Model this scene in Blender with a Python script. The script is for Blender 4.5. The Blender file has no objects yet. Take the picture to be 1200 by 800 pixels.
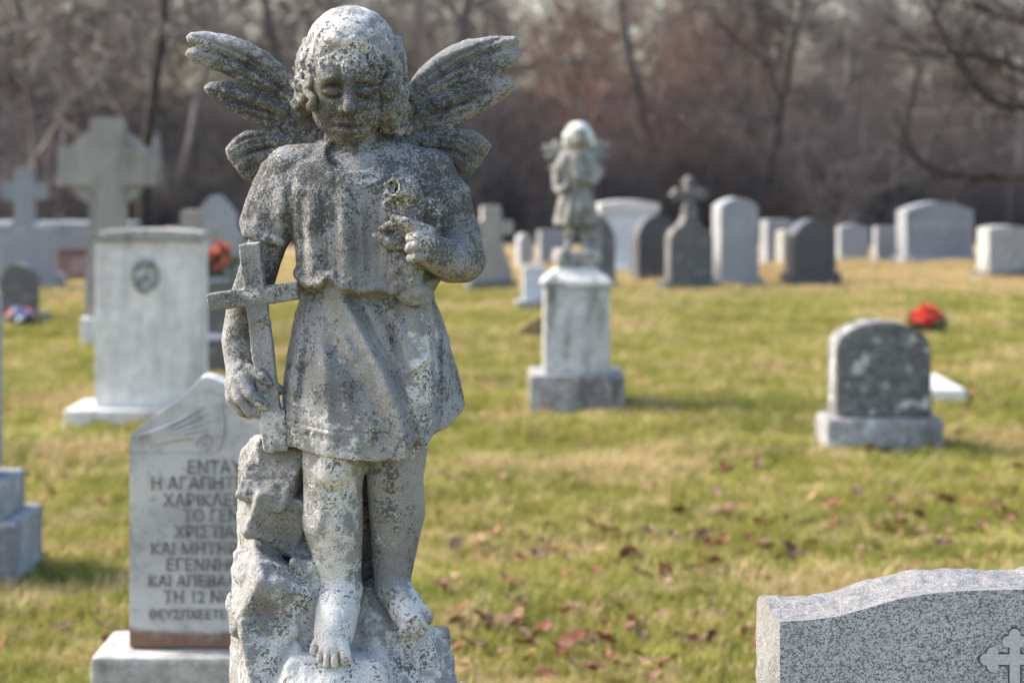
import bpy, bmesh, math, random
import numpy as np
from mathutils import Vector, Matrix, noise as mnoise

# ------------------------------------------------------------------ camera
scene = bpy.context.scene
FPX, CAMZ, HZ = 2833.0, 1.5, 175.0        # focal length in photo pixels, eye height, horizon row
D0 = FPX / 900.0                          # distance of the marble angel
cam_data = bpy.data.cameras.new("camera")
cam = bpy.data.objects.new("camera", cam_data)
scene.collection.objects.link(cam)
cam.location = (0, 0, CAMZ)
cam.rotation_euler = (math.radians(90), 0, 0)
cam_data.sensor_width = 36.0
cam_data.lens = 36.0 * FPX / 1200.0
cam_data.shift_y = -(400.0 - HZ) / 1200.0
cam_data.clip_start = 0.05
cam_data.clip_end = 2000
cam_data.dof.use_dof = True
cam_data.dof.focus_distance = D0 - 0.03
cam_data.dof.aperture_fstop = 6.3
scene.camera = cam

# ------------------------------------------------------------------ light
SUN_AZ, SUN_EL = math.radians(-72), math.radians(38)     # azimuth from +Y (away from the camera), negative = left
world = bpy.data.worlds.new("World")
scene.world = world
world.use_nodes = True
wn = world.node_tree.nodes
wl = world.node_tree.links
wn.clear()
sky = wn.new("ShaderNodeTexSky")
sky.sky_type = 'NISHITA'
sky.sun_disc = False
sky.sun_elevation = SUN_EL
sky.sun_rotation = SUN_AZ
sky.air_density = 1.0
sky.dust_density = 3.4
sky.ozone_density = 1.0
bg = wn.new("ShaderNodeBackground")
bg.inputs[1].default_value = 0.15
wo = wn.new("ShaderNodeOutputWorld")
wl.new(sky.outputs[0], bg.inputs[0])
wl.new(bg.outputs[0], wo.inputs[0])
sun_data = bpy.data.lights.new("sun", 'SUN')
sun_data.energy = 2.0
sun_data.angle = math.radians(11)
sun_data.color = (1.0, 0.96, 0.90)
sun = bpy.data.objects.new("sun", sun_data)
scene.collection.objects.link(sun)
sdir = Vector((math.sin(SUN_AZ) * math.cos(SUN_EL), math.cos(SUN_AZ) * math.cos(SUN_EL), math.sin(SUN_EL)))
sun.rotation_euler = sdir.to_track_quat('Z', 'Y').to_euler()
sun.location = (-10, 5, 20)
scene.view_settings.view_transform = 'Standard'
scene.view_settings.look = 'None'
scene.view_settings.gamma = 1.0
scene.view_settings.use_curve_mapping = False
scene.view_settings.exposure = 1.62
scene.render.engine = 'CYCLES'
scene.cycles.use_denoising = True
scene.cycles.max_bounces = 6
scene.cycles.transparent_max_bounces = 4

# ------------------------------------------------------------------ helpers
rng = random.Random(7)

def at(px, py, d):
    """photo pixel at a known distance -> point of the place"""
    return Vector(((px - 600.0) * d / FPX, d, CAMZ - (py - HZ) * d / FPX))

def gdist(py):
    """distance of flat ground seen at photo row py"""
    return FPX * CAMZ / (py - HZ)

def tag(o, label=None, cat=None, group=None, kind=None):
    if label: o["label"] = label
    if cat: o["category"] = cat
    if group: o["group"] = group
    if kind: o["kind"] = kind
    return o

def link(o, parent=None):
    scene.collection.objects.link(o)
    if parent is not None:
        o.parent = parent
    return o

def empty(name, loc, rz=0.0):
    o = bpy.data.objects.new(name, None)
    o.empty_display_size = 0.1
    link(o)
    o.location = loc
    o.rotation_euler = (0, 0, rz)
    return o

def mesh_obj(name, verts, faces, mat, parent=None, smooth=False):
    me = bpy.data.meshes.new(name)
    me.from_pydata(verts, [], faces)
    me.update()
    if smooth:
        me.shade_smooth()
    if mat: me.materials.append(mat)
    return link(bpy.data.objects.new(name, me), parent)

def bm_obj(name, bm, mat, parent=None, smooth=False):
    me = bpy.data.meshes.new(name)
    bm.to_mesh(me)
    bm.free()
    if smooth:
        me.shade_smooth()
    if mat: me.materials.append(mat)
    return link(bpy.data.objects.new(name, me), parent)

# ---- value noise on points
_tab = np.random.RandomState(3).rand(32, 32, 32).astype(np.float32) * 2 - 1
def vnoise(P, scale, seed=0):
    Q = P * scale + seed * 7.31
    I = np.floor(Q).astype(np.int64)
    T = Q - I
    T = T * T * (3 - 2 * T)
    out = 0
    for dx in (0, 1):
        wx = T[:, 0] if dx else 1 - T[:, 0]
        for dy in (0, 1):
            wy = T[:, 1] if dy else 1 - T[:, 1]
            for dz in (0, 1):
                wz = T[:, 2] if dz else 1 - T[:, 2]
                out = out + wx * wy * wz * _tab[(I[:, 0] + dx) & 31, (I[:, 1] + dy) & 31, (I[:, 2] + dz) & 31]
    return out
def fbm(P, scale, octs=3, seed=0):
    a, s, o = 1.0, scale, 0
    for i in range(octs):
        o = o + a * vnoise(P, s, seed + i * 3)
        a *= 0.5; s *= 2.03
    return o

def ap(x, y, z):
    """drawing point of the front view -> point at depth z (the drawing was taken from the camera's eye)"""
    f = 1 - z / FPX
    return (600 + (x - 600) * f, HZ + (y - HZ) * f, z)

# ---- a signed-distance sculpting field (x right, y down, z toward the viewer; unit 1/900 m)
class Sculpt:
    def __init__(s, lo, hi, h):
        s.lo = np.array(lo, np.float32); s.h = float(h)
        s.n = (np.ceil((np.array(hi) - s.lo) / h).astype(int) + 1)
        s.F = np.full(tuple(s.n), 60.0, np.float32)
    def reg(s, lo, hi):
        a = np.clip(np.floor((np.array(lo, float) - s.lo) / s.h).astype(int), 0, s.n)
        b = np.clip(np.ceil((np.array(hi, float) - s.lo) / s.h).astype(int) + 1, 0, s.n)
        sl = tuple(slice(int(a[i]), int(b[i])) for i in range(3))
        ax = [(s.lo[i] + s.h * np.arange(a[i], b[i])).astype(np.float32) for i in range(3)]
        return sl, ax[0][:, None, None], ax[1][None, :, None], ax[2][None, None, :]
    def merge(s, sl, d, k, sub=False):
        F = s.F[sl]
        if sub:
            if k <= 0: s.F[sl] = np.maximum(F, -d); return
            hh = np.clip(0.5 - 0.5 * (F + d) / k, 0, 1)
            s.F[sl] = F + (-d - F) * hh + k * hh * (1 - hh)
        else:
            if k <= 0: s.F[sl] = np.minimum(F, d); return
            hh = np.clip(0.5 + 0.5 * (F - d) / k, 0, 1)
            s.F[sl] = F + (d - F) * hh - k * hh * (1 - hh)
    def chain(s, pts, k=6, sub=False, sq=(1, 1, 1)):
        """tapered limb through (x,y,z,r) points"""
        P = np.array(pts, np.float32)
        P[:, :3] = [ap(*q[:3]) for q in P]
        m = P[:, 3].max() + 3 * k + 8
        sl, X, Y, Z = s.reg(P[:, :3].min(0) - m, P[:, :3].max(0) + m)
        best = None
        for a, b in zip(P[:-1], P[1:]):
            ab = b[:3] - a[:3]
            L = float((ab * ab).sum()) + 1e-6
            t = np.clip(((X - a[0]) * ab[0] + (Y - a[1]) * ab[1] + (Z - a[2]) * ab[2]) / L, 0, 1)
            d = np.sqrt(((X - a[0] - t * ab[0]) / sq[0]) ** 2 + ((Y - a[1] - t * ab[1]) / sq[1]) ** 2 + ((Z - a[2] - t * ab[2]) / sq[2]) ** 2) - (a[3] + t * (b[3] - a[3]))
            best = d if best is None else np.minimum(best, d)
        s.merge(sl, best * min(1.0, min(sq)), k, sub)
    def ell(s, c, r, k=6, rot=(0, 0, 0), sub=False):
        R = np.array(Matrix.Rotation(rot[2], 3, 'Z') @ Matrix.Rotation(rot[1], 3, 'Y') @ Matrix.Rotation(rot[0], 3, 'X'), np.float32)
        c = ap(*c)
        m = max(r) + 3 * k + 6
        sl, X, Y, Z = s.reg(np.array(c) - m, np.array(c) + m)
        X, Y, Z = X - c[0], Y - c[1], Z - c[2]
        u = [(R[0, i] * X + R[1, i] * Y + R[2, i] * Z) for i in range(3)]
        q = np.sqrt((u[0] / r[0]) ** 2 + (u[1] / r[1]) ** 2 + (u[2] / r[2]) ** 2)
        g = np.sqrt((u[0] / r[0] ** 2) ** 2 + (u[1] / r[1] ** 2) ** 2 + (u[2] / r[2] ** 2) ** 2) + 1e-5
        s.merge(sl, q * (q - 1) / g, k, sub)
    def box(s, c, hf, k=4, rot=(0, 0, 0), rr=3, sub=False):
        R = np.array(Matrix.Rotation(rot[2], 3, 'Z') @ Matrix.Rotation(rot[1], 3, 'Y') @ Matrix.Rotation(rot[0], 3, 'X'), np.float32)
        c = ap(*c)
        m = float(np.linalg.norm(hf)) + 2 * k + 6
        sl, X, Y, Z = s.reg(np.array(c) - m, np.array(c) + m)
        X, Y, Z = X - c[0], Y - c[1], Z - c[2]
        q = [np.abs(R[0, i] * X + R[1, i] * Y + R[2, i] * Z) - hf[i] + rr for i in range(3)]
        d = np.sqrt(sum(np.maximum(t, 0) ** 2 for t in q)) + np.minimum(np.maximum(np.maximum(q[0], q[1]), q[2]), 0) - rr
        s.merge(sl, d, k, sub)
    def loft(s, rows, k=4, p=2.0):
        """rows of (y, cx, half width, half depth, cz): elliptic sections"""
        R = np.array(rows, np.float32)
        sl, X, Y, Z = s.reg((R[:, 1].min() - R[:, 2].max() - 20, R[0, 0], (R[:, 4] - R[:, 3]).min() - 20),
                            (R[:, 1].max() + R[:, 2].max() + 20, R[-1, 0], (R[:, 4] + R[:, 3]).max() + 20))
        def sp(i):
            # smooth (Catmull-like) interpolation through the rows
            y = Y.ravel(); v = np.interp(y, R[:, 0], R[:, i])
            n = max(3, int(14 / s.h) | 1)
            if len(y) > n:
                v2 = np.convolve(np.pad(v, n // 2, mode='edge'), np.ones(n) / n, 'valid'); v = v2
            return v.astype(np.float32)[None, :, None]
        cx, a, b, cz = sp(1), sp(2), sp(3), sp(4)
        u, w = np.abs(X - cx) / a, np.abs(Z - cz) / b
        q = (u ** p + w ** p) ** (1 / p)
        g = np.sqrt((u / a) ** 2 + (w / b) ** 2) / np.maximum(q, 1e-3)
        d = (q - 1) / np.maximum(g, 1e-3)
        d = np.maximum(d, np.maximum(R[0, 0] - Y, Y - R[-1, 0]))
        s.merge(sl, d.astype(np.float32), k)
    def cut(s, fn, k=2, lo=None, hi=None):
        """intersect with fn(X,Y,Z) < 0"""
        if lo is None: lo, hi = s.lo, s.lo + s.n * s.h
        sl, X, Y, Z = s.reg(lo, hi)
        s.merge(sl, (-fn(X, Y, Z)).astype(np.float32), k, sub=True)
    def stroke(s, pts, w, amp, z0=0, z1=999, taper=True, zs=60):
        """chisel stroke seen from the front: positive raises, negative carves"""
        P = np.array([ap(q[0], q[1], zs)[:2] for q in pts], np.float32)
        sl, X, Y, Z = s.reg((P[:, 0].min() - 3 * w, P[:, 1].min() - 3 * w, z0), (P[:, 0].max() + 3 * w, P[:, 1].max() + 3 * w, z1))
        X2, Y2 = X[:, :, 0], Y[:, :, 0]
        best = np.full(np.broadcast(X2, Y2).shape, 1e9, np.float32); tt = np.zeros_like(best)
        n = len(P) - 1
        for i, (a, b) in enumerate(zip(P[:-1], P[1:])):
            ab = b - a
            t = np.clip(((X2 - a[0]) * ab[0] + (Y2 - a[1]) * ab[1]) / ((ab ** 2).sum() + 1e-6), 0, 1)
            d2 = (X2 - a[0] - t * ab[0]) ** 2 + (Y2 - a[1] - t * ab[1]) ** 2
            m = d2 < best
            best = np.where(m, d2, best); tt = np.where(m, (i + t) / n, tt)
        g = amp * np.exp(-best / (w * w))
        if taper: g = g * (0.25 + 0.75 * np.sin(np.clip(tt, 0.02, 0.98) * math.pi))
        s.F[sl] -= g[:, :, None].astype(np.float32)
    def mesh(s):
        F, n = s.F, s.n
        S = F < 0
        c = np.zeros((n[0] - 1, n[1] - 1, n[2] - 1), np.uint8)
        for dx in (0, 1):
            for dy in (0, 1):
                for dz in (0, 1):
                    c += S[dx:n[0] - 1 + dx, dy:n[1] - 1 + dy, dz:n[2] - 1 + dz]
        I = np.argwhere((c > 0) & (c < 8))
        idx = np.full(c.shape, -1, np.int32)
        idx[I[:, 0], I[:, 1], I[:, 2]] = np.arange(len(I))
        V = {}
        for dx in (0, 1):
            for dy in (0, 1):
                for dz in (0, 1):
                    V[dx, dy, dz] = F[I[:, 0] + dx, I[:, 1] + dy, I[:, 2] + dz]
        acc = np.zeros((len(I), 3), np.float32); cnt = np.zeros(len(I), np.float32)
        for ax in range(3):
            for u in (0, 1):
                for v in (0, 1):
                    k0 = [u, v]; k0.insert(ax, 0); k1 = [u, v]; k1.insert(ax, 1)
                    a, b = V[tuple(k0)], V[tuple(k1)]
                    m = (a < 0) != (b < 0)
                    t = np.where(m, a / np.where(m, a - b, 1), 0)
                    p = np.zeros((len(I), 3), np.float32); p += np.array(k0, np.float32); p[:, ax] = t
                    acc += p * m[:, None]; cnt += m
        P = s.lo + (I + acc / cnt[:, None]) * s.h
        quads = []
        for ax in range(3):
            o1, o2 = [(1, 2), (2, 0), (0, 1)][ax]
            sl0 = [slice(1, -1)] * 3; sl0[ax] = slice(0, n[ax] - 1)
            sl1 = list(sl0); sl1[ax] = slice(1, n[ax])
            A, B = S[tuple(sl0)], S[tuple(sl1)]
            E = np.argwhere(A != B)
            off = np.ones(3, int); off[ax] = 0
            e = E + off
            ins = A[E[:, 0], E[:, 1], E[:, 2]]
            d1 = np.zeros(3, int); d1[o1] = 1; d2 = np.zeros(3, int); d2[o2] = 1
            q = [e - d1 - d2, e - d2, e, e - d1]
            q = np.stack([idx[t[:, 0], t[:, 1], t[:, 2]] for t in q], 1)
            q[ins] = q[ins][:, ::-1]
            quads.append(q)
        Q = np.concatenate(quads)
        return P, Q[(Q >= 0).all(1)]

def vnormals(P, Q):
    n = np.cross(P[Q[:, 2]] - P[Q[:, 0]], P[Q[:, 3]] - P[Q[:, 1]])
    N = np.zeros_like(P)
    for i in range(4):
        for j in range(3):
            N[:, j] += np.bincount(Q[:, i], n[:, j], len(P))
    return N / (np.linalg.norm(N, axis=1)[:, None] + 1e-9)

def add_np_mesh(name, P, Q, mat, parent, attrs=None, smooth=True):
    me = bpy.data.meshes.new(name)
    nq = len(Q)
    me.vertices.add(len(P)); me.loops.add(nq * 4); me.polygons.add(nq)
    me.vertices.foreach_set("co", np.ascontiguousarray(P, np.float32).ravel())
    me.loops.foreach_set("vertex_index", np.ascontiguousarray(Q, np.int32).ravel())
    me.polygons.foreach_set("loop_start", np.arange(nq, dtype=np.int32) * 4)
    me.update(calc_edges=True)
    me.validate()
    if smooth: me.shade_smooth()
    for k, v in (attrs or {}).items():
        at_ = me.attributes.new(k, 'FLOAT', 'POINT')
        at_.data.foreach_set("value", np.ascontiguousarray(v, np.float32))
    if mat: me.materials.append(mat)
    return link(bpy.data.objects.new(name, me), parent)

# ---- node material helper
class Mat:
    def __init__(s, name, rough=0.85, spec=0.25):
        s.m = bpy.data.materials.new(name); s.m.use_nodes = True
        s.t = s.m.node_tree; s.t.nodes.clear()
        s.out = s.t.nodes.new("ShaderNodeOutputMaterial")
        s.b = s.t.nodes.new("ShaderNodeBsdfPrincipled")
        s.t.links.new(s.b.outputs[0], s.out.inputs[0])
        s.b.inputs["Roughness"].default_value = rough
        s.b.inputs["Specular IOR Level"].default_value = spec
        s.co = s.t.nodes.new("ShaderNodeTexCoord").outputs["Object"]
        s.hgt = None
    def set(s, sock, v):
        if hasattr(v, "is_output"): s.t.links.new(v, sock)
        elif isinstance(v, (tuple, list)) and len(v) == 3 and len(sock.default_value) == 4: sock.default_value = (*v, 1)
        else: sock.default_value = v
    def noise(s, scale, detail=3, rough=0.55, co=None, dist=0.0, vec=None):
        n = s.t.nodes.new("ShaderNodeTexNoise")
        n.inputs["Scale"].default_value = scale; n.inputs["Detail"].default_value = detail
        n.inputs["Roughness"].default_value = rough; n.inputs["Distortion"].default_value = dist
        s.t.links.new(co or s.co, n.inputs["Vector"])
        return n.outputs[0]
    def voro(s, scale, co=None, out="Distance", rnd=1.0):
        n = s.t.nodes.new("ShaderNodeTexVoronoi"); n.inputs["Scale"].default_value = scale
        n.inputs["Randomness"].default_value = rnd
        s.t.links.new(co or s.co, n.inputs["Vector"]); return n.outputs[out]
    def mapping(s, scale, rot=(0, 0, 0), co=None):
        n = s.t.nodes.new("ShaderNodeMapping"); n.inputs["Scale"].default_value = scale; n.inputs["Rotation"].default_value = rot
        s.t.links.new(co or s.co, n.inputs["Vector"]); return n.outputs[0]
    def math(s, op, a, b=0.0, c=0.0, clamp=False):
        n = s.t.nodes.new("ShaderNodeMath"); n.operation = op; n.use_clamp = clamp
        for i, v in enumerate((a, b, c)): s.set(n.inputs[i], v)
        return n.outputs[0]
    def ramp(s, v, a, b, lo=0.0, hi=1.0):
        n = s.t.nodes.new("ShaderNodeMapRange"); n.interpolation_type = 'SMOOTHSTEP'
        s.set(n.inputs[0], v); s.set(n.inputs[1], a); s.set(n.inputs[2], b); s.set(n.inputs[3], lo); s.set(n.inputs[4], hi)
        return n.outputs[0]
    def mix(s, f, a, b, mode='MIX'):
        n = s.t.nodes.new("ShaderNodeMix"); n.data_type = 'RGBA'; n.blend_type = mode
        s.set(n.inputs[0], f); s.set(n.inputs[6], a); s.set(n.inputs[7], b)
        return n.outputs[2]
    def attr(s, name):
        n = s.t.nodes.new("ShaderNodeAttribute"); n.attribute_name = name
        return n.outputs["Fac"]
    def objrand(s):
        return s.t.nodes.new("ShaderNodeObjectInfo").outputs["Random"]
    def color(s, v): s.set(s.b.inputs["Base Color"], v)
    def bump(s, h, strength=0.4, dist=0.004):
        n = s.t.nodes.new("ShaderNodeBump"); n.inputs["Strength"].default_value = strength; n.inputs["Distance"].default_value = dist
        s.t.links.new(h, n.inputs["Height"]); s.t.links.new(n.outputs[0], s.b.inputs["Normal"])

def bev_box(name, c, s, mat, parent=None, bev=0.012, seg=2, taper=0.0):
    bm = bmesh.new()
    bmesh.ops.create_cube(bm, size=1.0)
    for v in bm.verts:
        f = 1 - taper * (v.co.z + 0.5)
        v.co = Vector((v.co.x * s[0] * f, v.co.y * s[1] * f, v.co.z * s[2]))
    if bev > 0:
        bmesh.ops.bevel(bm, geom=bm.edges[:], offset=bev, segments=seg, affect='EDGES', profile=0.6)
    for v in bm.verts: v.co += Vector(c)
    return bm_obj(name, bm, mat, parent)
# ------------------------------------------------------------------ the lawn and the land behind
def dry_zone(M, pos):
    """0 = green lawn, 1 = straw-dry grass (a dry strip along the back rows, patches elsewhere)"""
    sep = M.t.nodes.new("ShaderNodeSeparateXYZ"); M.t.links.new(pos, sep.inputs[0])
    wob = M.math('MULTIPLY', M.math('SUBTRACT', M.noise(0.35, 3, 0.6, co=pos), 0.5), 9.0)
    far = M.ramp(M.math('ADD', sep.outputs[1], wob), 22.5, 26.5)
    pat = M.ramp(M.noise(0.7, 4, 0.62, co=pos), 0.46, 0.66, 0, 0.8)
    fine = M.ramp(M.noise(4.2, 4, 0.7, co=pos), 0.44, 0.66, 0, 0.75)
    return M.math('MAXIMUM', far, M.math('MAXIMUM', pat, fine))

M = Mat("lawn_soil", 0.95, 0.1)
pos = M.t.nodes.new("ShaderNodeNewGeometry").outputs["Position"]
dz = dry_zone(M, pos)
g = M.mix(M.ramp(M.noise(7, 4, 0.7, co=pos), 0.3, 0.7), (0.20, 0.185, 0.038), (0.29, 0.25, 0.07))
col = M.mix(dz, g, M.mix(M.ramp(M.noise(9, 3, 0.6, co=pos), 0.3, 0.7), (0.27, 0.205, 0.085), (0.33, 0.25, 0.12)))
sepn = M.t.nodes.new("ShaderNodeSeparateXYZ"); M.t.links.new(pos, sepn.inputs[0])
litter = M.mix(M.ramp(M.noise(0.8, 5, 0.7, co=pos), 0.3, 0.7), (0.11, 0.085, 0.068), (0.20, 0.155, 0.125))
col = M.mix(M.ramp(M.math('ADD', sepn.outputs[1], M.math('MULTIPLY', M.noise(0.3, 3, co=pos), 6)), 41, 47), col, litter)
M.color(col)
M.bump(M.noise(38, 4, 0.7, co=pos), 0.8, 0.03)
LAWN = M.m

def ground_z(x, y):
    z = 0.0
    if y > 34:
        t = min(1.0, (y - 34) / 20.0)
        z -= 0.5 * t * t * (3 - 2 * t)
    if y > 50:
        z += min(y - 50, 120) * 0.047 * (1 + 0.15 * math.sin(x * 0.05))
    return z
ys = [-12, -4, 0, 2, 4] + [5 + 0.5 * i for i in range(60)] + [36, 38, 40, 43, 46, 50, 55, 60, 70, 80, 95, 110, 130, 150, 170, 190, 240, 400, 700]
xs = sorted(set([-420, -250, -150, -100, -70, -50, -40, -30, -24, -18, -14] + [0.5 * i for i in range(-22, 23)] + [14, 18, 24, 30, 40, 50, 70, 100, 150, 250, 420]))
vs = []
for y in ys:
    for x in xs:
        n = mnoise.noise(Vector((x * 0.45, y * 0.45, 3.3))) * 0.018 + mnoise.noise(Vector((x * 1.6, y * 1.6, 9.3))) * 0.008
        vs.append((x, y, ground_z(x, y) + (n if y < 36 else n * 6)))
nx = len(xs)
fs = [(j * nx + i, j * nx + i + 1, (j + 1) * nx + i + 1, (j + 1) * nx + i) for j in range(len(ys) - 1) for i in range(nx - 1)]
ground = mesh_obj("ground", vs, fs, LAWN, smooth=True)
tag(ground, kind="structure")

# grass: tufts scattered over the lawn by geometry nodes
M = Mat("grass_blade", 0.75, 0.2)
pos = M.t.nodes.new("ShaderNodeNewGeometry").outputs["Position"]
dz = dry_zone(M, pos)
rnd = M.objrand()
gcol = M.mix(M.ramp(M.noise(1.1, 3, 0.6, co=pos), 0.38, 0.62), M.mix(rnd, (0.145, 0.17, 0.03), (0.275, 0.27, 0.06)), M.mix(rnd, (0.245, 0.235, 0.05), (0.40, 0.345, 0.10)))
scol = M.mix(rnd, (0.40, 0.295, 0.13), (0.62, 0.47, 0.25))
f = M.math('GREATER_THAN', M.math('ADD', dz, M.math('MULTIPLY', M.math('SUBTRACT', rnd, 0.5), 0.7)), 0.5)
M.color(M.mix(f, gcol, scol))
tr = M.t.nodes.new("ShaderNodeBsdfTranslucent"); M.set(tr.inputs[0], M.mix(f, (0.27, 0.26, 0.05), (0.42, 0.33, 0.14)))
ad = M.t.nodes.new("ShaderNodeMixShader"); ad.inputs[0].default_value = 0.3
M.t.links.new(M.b.outputs[0], ad.inputs[1]); M.t.links.new(tr.outputs[0], ad.inputs[2]); M.t.links.new(ad.outputs[0], M.out.inputs[0])
BLADE = M.m
tuft_col = bpy.data.collections.new("grass_tufts")
tr_ = random.Random(5)
for k in range(5):
    v, fc = [], []
    for b in range(13):
        a = tr_.uniform(0, 6.28); r = tr_.uniform(0, 0.035); L = tr_.uniform(0.018, 0.062); bend = tr_.uniform(0.2, 1.1) * L
        w = tr_.uniform(0.0014, 0.0026); d = tr_.uniform(0, 6.28)
        bx, by = r * math.cos(a), r * math.sin(a); dx, dy = math.cos(d), math.sin(d)
        i = len(v)
        v += [(bx - dy * w, by + dx * w, -0.01), (bx + dy * w, by - dx * w, -0.01),
              (bx + dx * bend * .35 - dy * w * .8, by + dy * bend * .35 + dx * w * .8, L * .62), (bx + dx * bend * .35 + dy * w * .8, by + dy * bend * .35 - dx * w * .8, L * .62),
              (bx + dx * bend, by + dy * bend, L)]
        fc += [(i, i + 1, i + 3, i + 2), (i + 2, i + 3, i + 4)]
    me = bpy.data.meshes.new("grass_tuft"); me.from_pydata(v, [], fc); me.materials.append(BLADE)
    tuft_col.objects.link(bpy.data.objects.new("grass_tuft", me))
def scatter(name, pts, scl, coll, mat, seed=0):
    me = bpy.data.meshes.new(name)
    me.vertices.add(len(pts)); me.vertices.foreach_set("co", np.ascontiguousarray(pts, np.float32).ravel())
    a = me.attributes.new("scl", 'FLOAT', 'POINT'); a.data.foreach_set("value", np.ascontiguousarray(scl, np.float32))
    o = link(bpy.data.objects.new(name, me))
    ng = bpy.data.node_groups.new(name + "_nodes", 'GeometryNodeTree')
    ng.interface.new_socket("Geometry", in_out='INPUT', socket_type='NodeSocketGeometry')
    ng.interface.new_socket("Geometry", in_out='OUTPUT', socket_type='NodeSocketGeometry')
    N, L = ng.nodes, ng.links
    gi, go = N.new("NodeGroupInput"), N.new("NodeGroupOutput")
    ci = N.new("GeometryNodeCollectionInfo"); ci.inputs[0].default_value = coll; ci.inputs[1].default_value = True; ci.inputs[2].default_value = True
    ip = N.new("GeometryNodeInstanceOnPoints"); ip.inputs["Pick Instance"].default_value = True
    rv = N.new("FunctionNodeRandomValue"); rv.data_type = 'FLOAT_VECTOR'
    rv.inputs[0].default_value = (-0.25, -0.25, 0); rv.inputs[1].default_value = (0.25, 0.25, 6.283)
    na = N.new("GeometryNodeInputNamedAttribute"); na.data_type = 'FLOAT'; na.inputs[0].default_value = "scl"
    L.new(gi.outputs[0], ip.inputs["Points"]); L.new(ci.outputs[0], ip.inputs["Instance"])
    L.new(rv.outputs[0], ip.inputs["Rotation"]); L.new(na.outputs[0], ip.inputs["Scale"])
    L.new(ip.outputs[0], go.inputs[0])
    md = o.modifiers.new("scatter", 'NODES'); md.node_group = ng
    return o
r = np.random.RandomState(11)
NG = 240000
dd = (4.8 ** 0.8 + r.rand(NG) * (33 ** 0.8 - 4.8 ** 0.8)) ** (1 / 0.8)
xx = (r.rand(NG) * 2 - 1) * (dd * 0.225 + 2.4)
pp = np.stack([xx, dd, np.zeros(NG)], 1)
clump = fbm(pp, 1.3, 3, 2) + 0.6 * fbm(pp, 5.0, 2, 8)
keep = r.rand(NG) < np.clip(0.75 + 0.5 * clump, 0.25, 1)
pp, clump, dd = pp[keep], clump[keep], dd[keep]
scl = np.clip(0.85 + 0.45 * clump + r.rand(len(pp)) * 0.35, 0.45, 1.9) * np.clip(0.8 + dd * 0.03, 1, 1.7)
pp[:, 2] = [mnoise.noise(Vector((x * 0.45, y * 0.45, 3.3))) * 0.018 + mnoise.noise(Vector((x * 1.6, y * 1.6, 9.3))) * 0.008 for x, y in pp[:, :2]]
grass = scatter("grass", pp, scl, tuft_col, BLADE)
tag(grass, "short yellow-green lawn grass around the graves", "grass", kind="stuff")

# ------------------------------------------------------------------ bare woods
def bark(name, a, b):
    M = Mat(name, 0.95, 0.1)
    rn = M.objrand()
    c = M.mix(M.ramp(M.noise(3.0, 4, 0.7), 0.3, 0.7), a, b)
    c = M.mix(M.math('MULTIPLY', rn, 0.5), c, tuple(x * 0.45 for x in a))
    M.color(c)
    return M.m
BARK_GREY = bark("bark_grey", (0.12, 0.10, 0.088), (0.24, 0.205, 0.18))
BARK_DARK = bark("bark_dark", (0.055, 0.047, 0.042), (0.105, 0.09, 0.08))
BARK_MID = bark("bark_mid", (0.085, 0.074, 0.067), (0.15, 0.132, 0.12))
BARK_PALE = bark("bark_pale", (0.24, 0.225, 0.205), (0.34, 0.325, 0.30))
TWIG = bark("twig_brown", (0.12, 0.10, 0.09), (0.20, 0.168, 0.152))
TWIG_RED = bark("twig_red", (0.21, 0.125, 0.10), (0.29, 0.185, 0.15))
TWIG_GREY = bark("twig_grey", (0.14, 0.125, 0.116), (0.245, 0.222, 0.207))

class Tubes:
    def __init__(s): s.v, s.f = [], []
    def tube(s, pts, radii, sides):
        base = len(s.v)
        for i, p in enumerate(pts):
            t = (pts[min(i + 1, len(pts) - 1)] - pts[max(i - 1, 0)]).normalized()
            u = t.orthogonal().normalized(); w = t.cross(u)
            for k in range(sides):
                a = 6.2832 * k / sides
                s.v.append(tuple(p + (u * math.cos(a) + w * math.sin(a)) * radii[i]))
        for i in range(len(pts) - 1):
            for k in range(sides):
                a = base + i * sides + k; b = base + i * sides + (k + 1) % sides
                s.f.append((a, b, b + sides, a + sides))
    def build(s, name, mat, parent=None):
        return mesh_obj(name, s.v, s.f, mat, parent, smooth=True)

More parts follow.
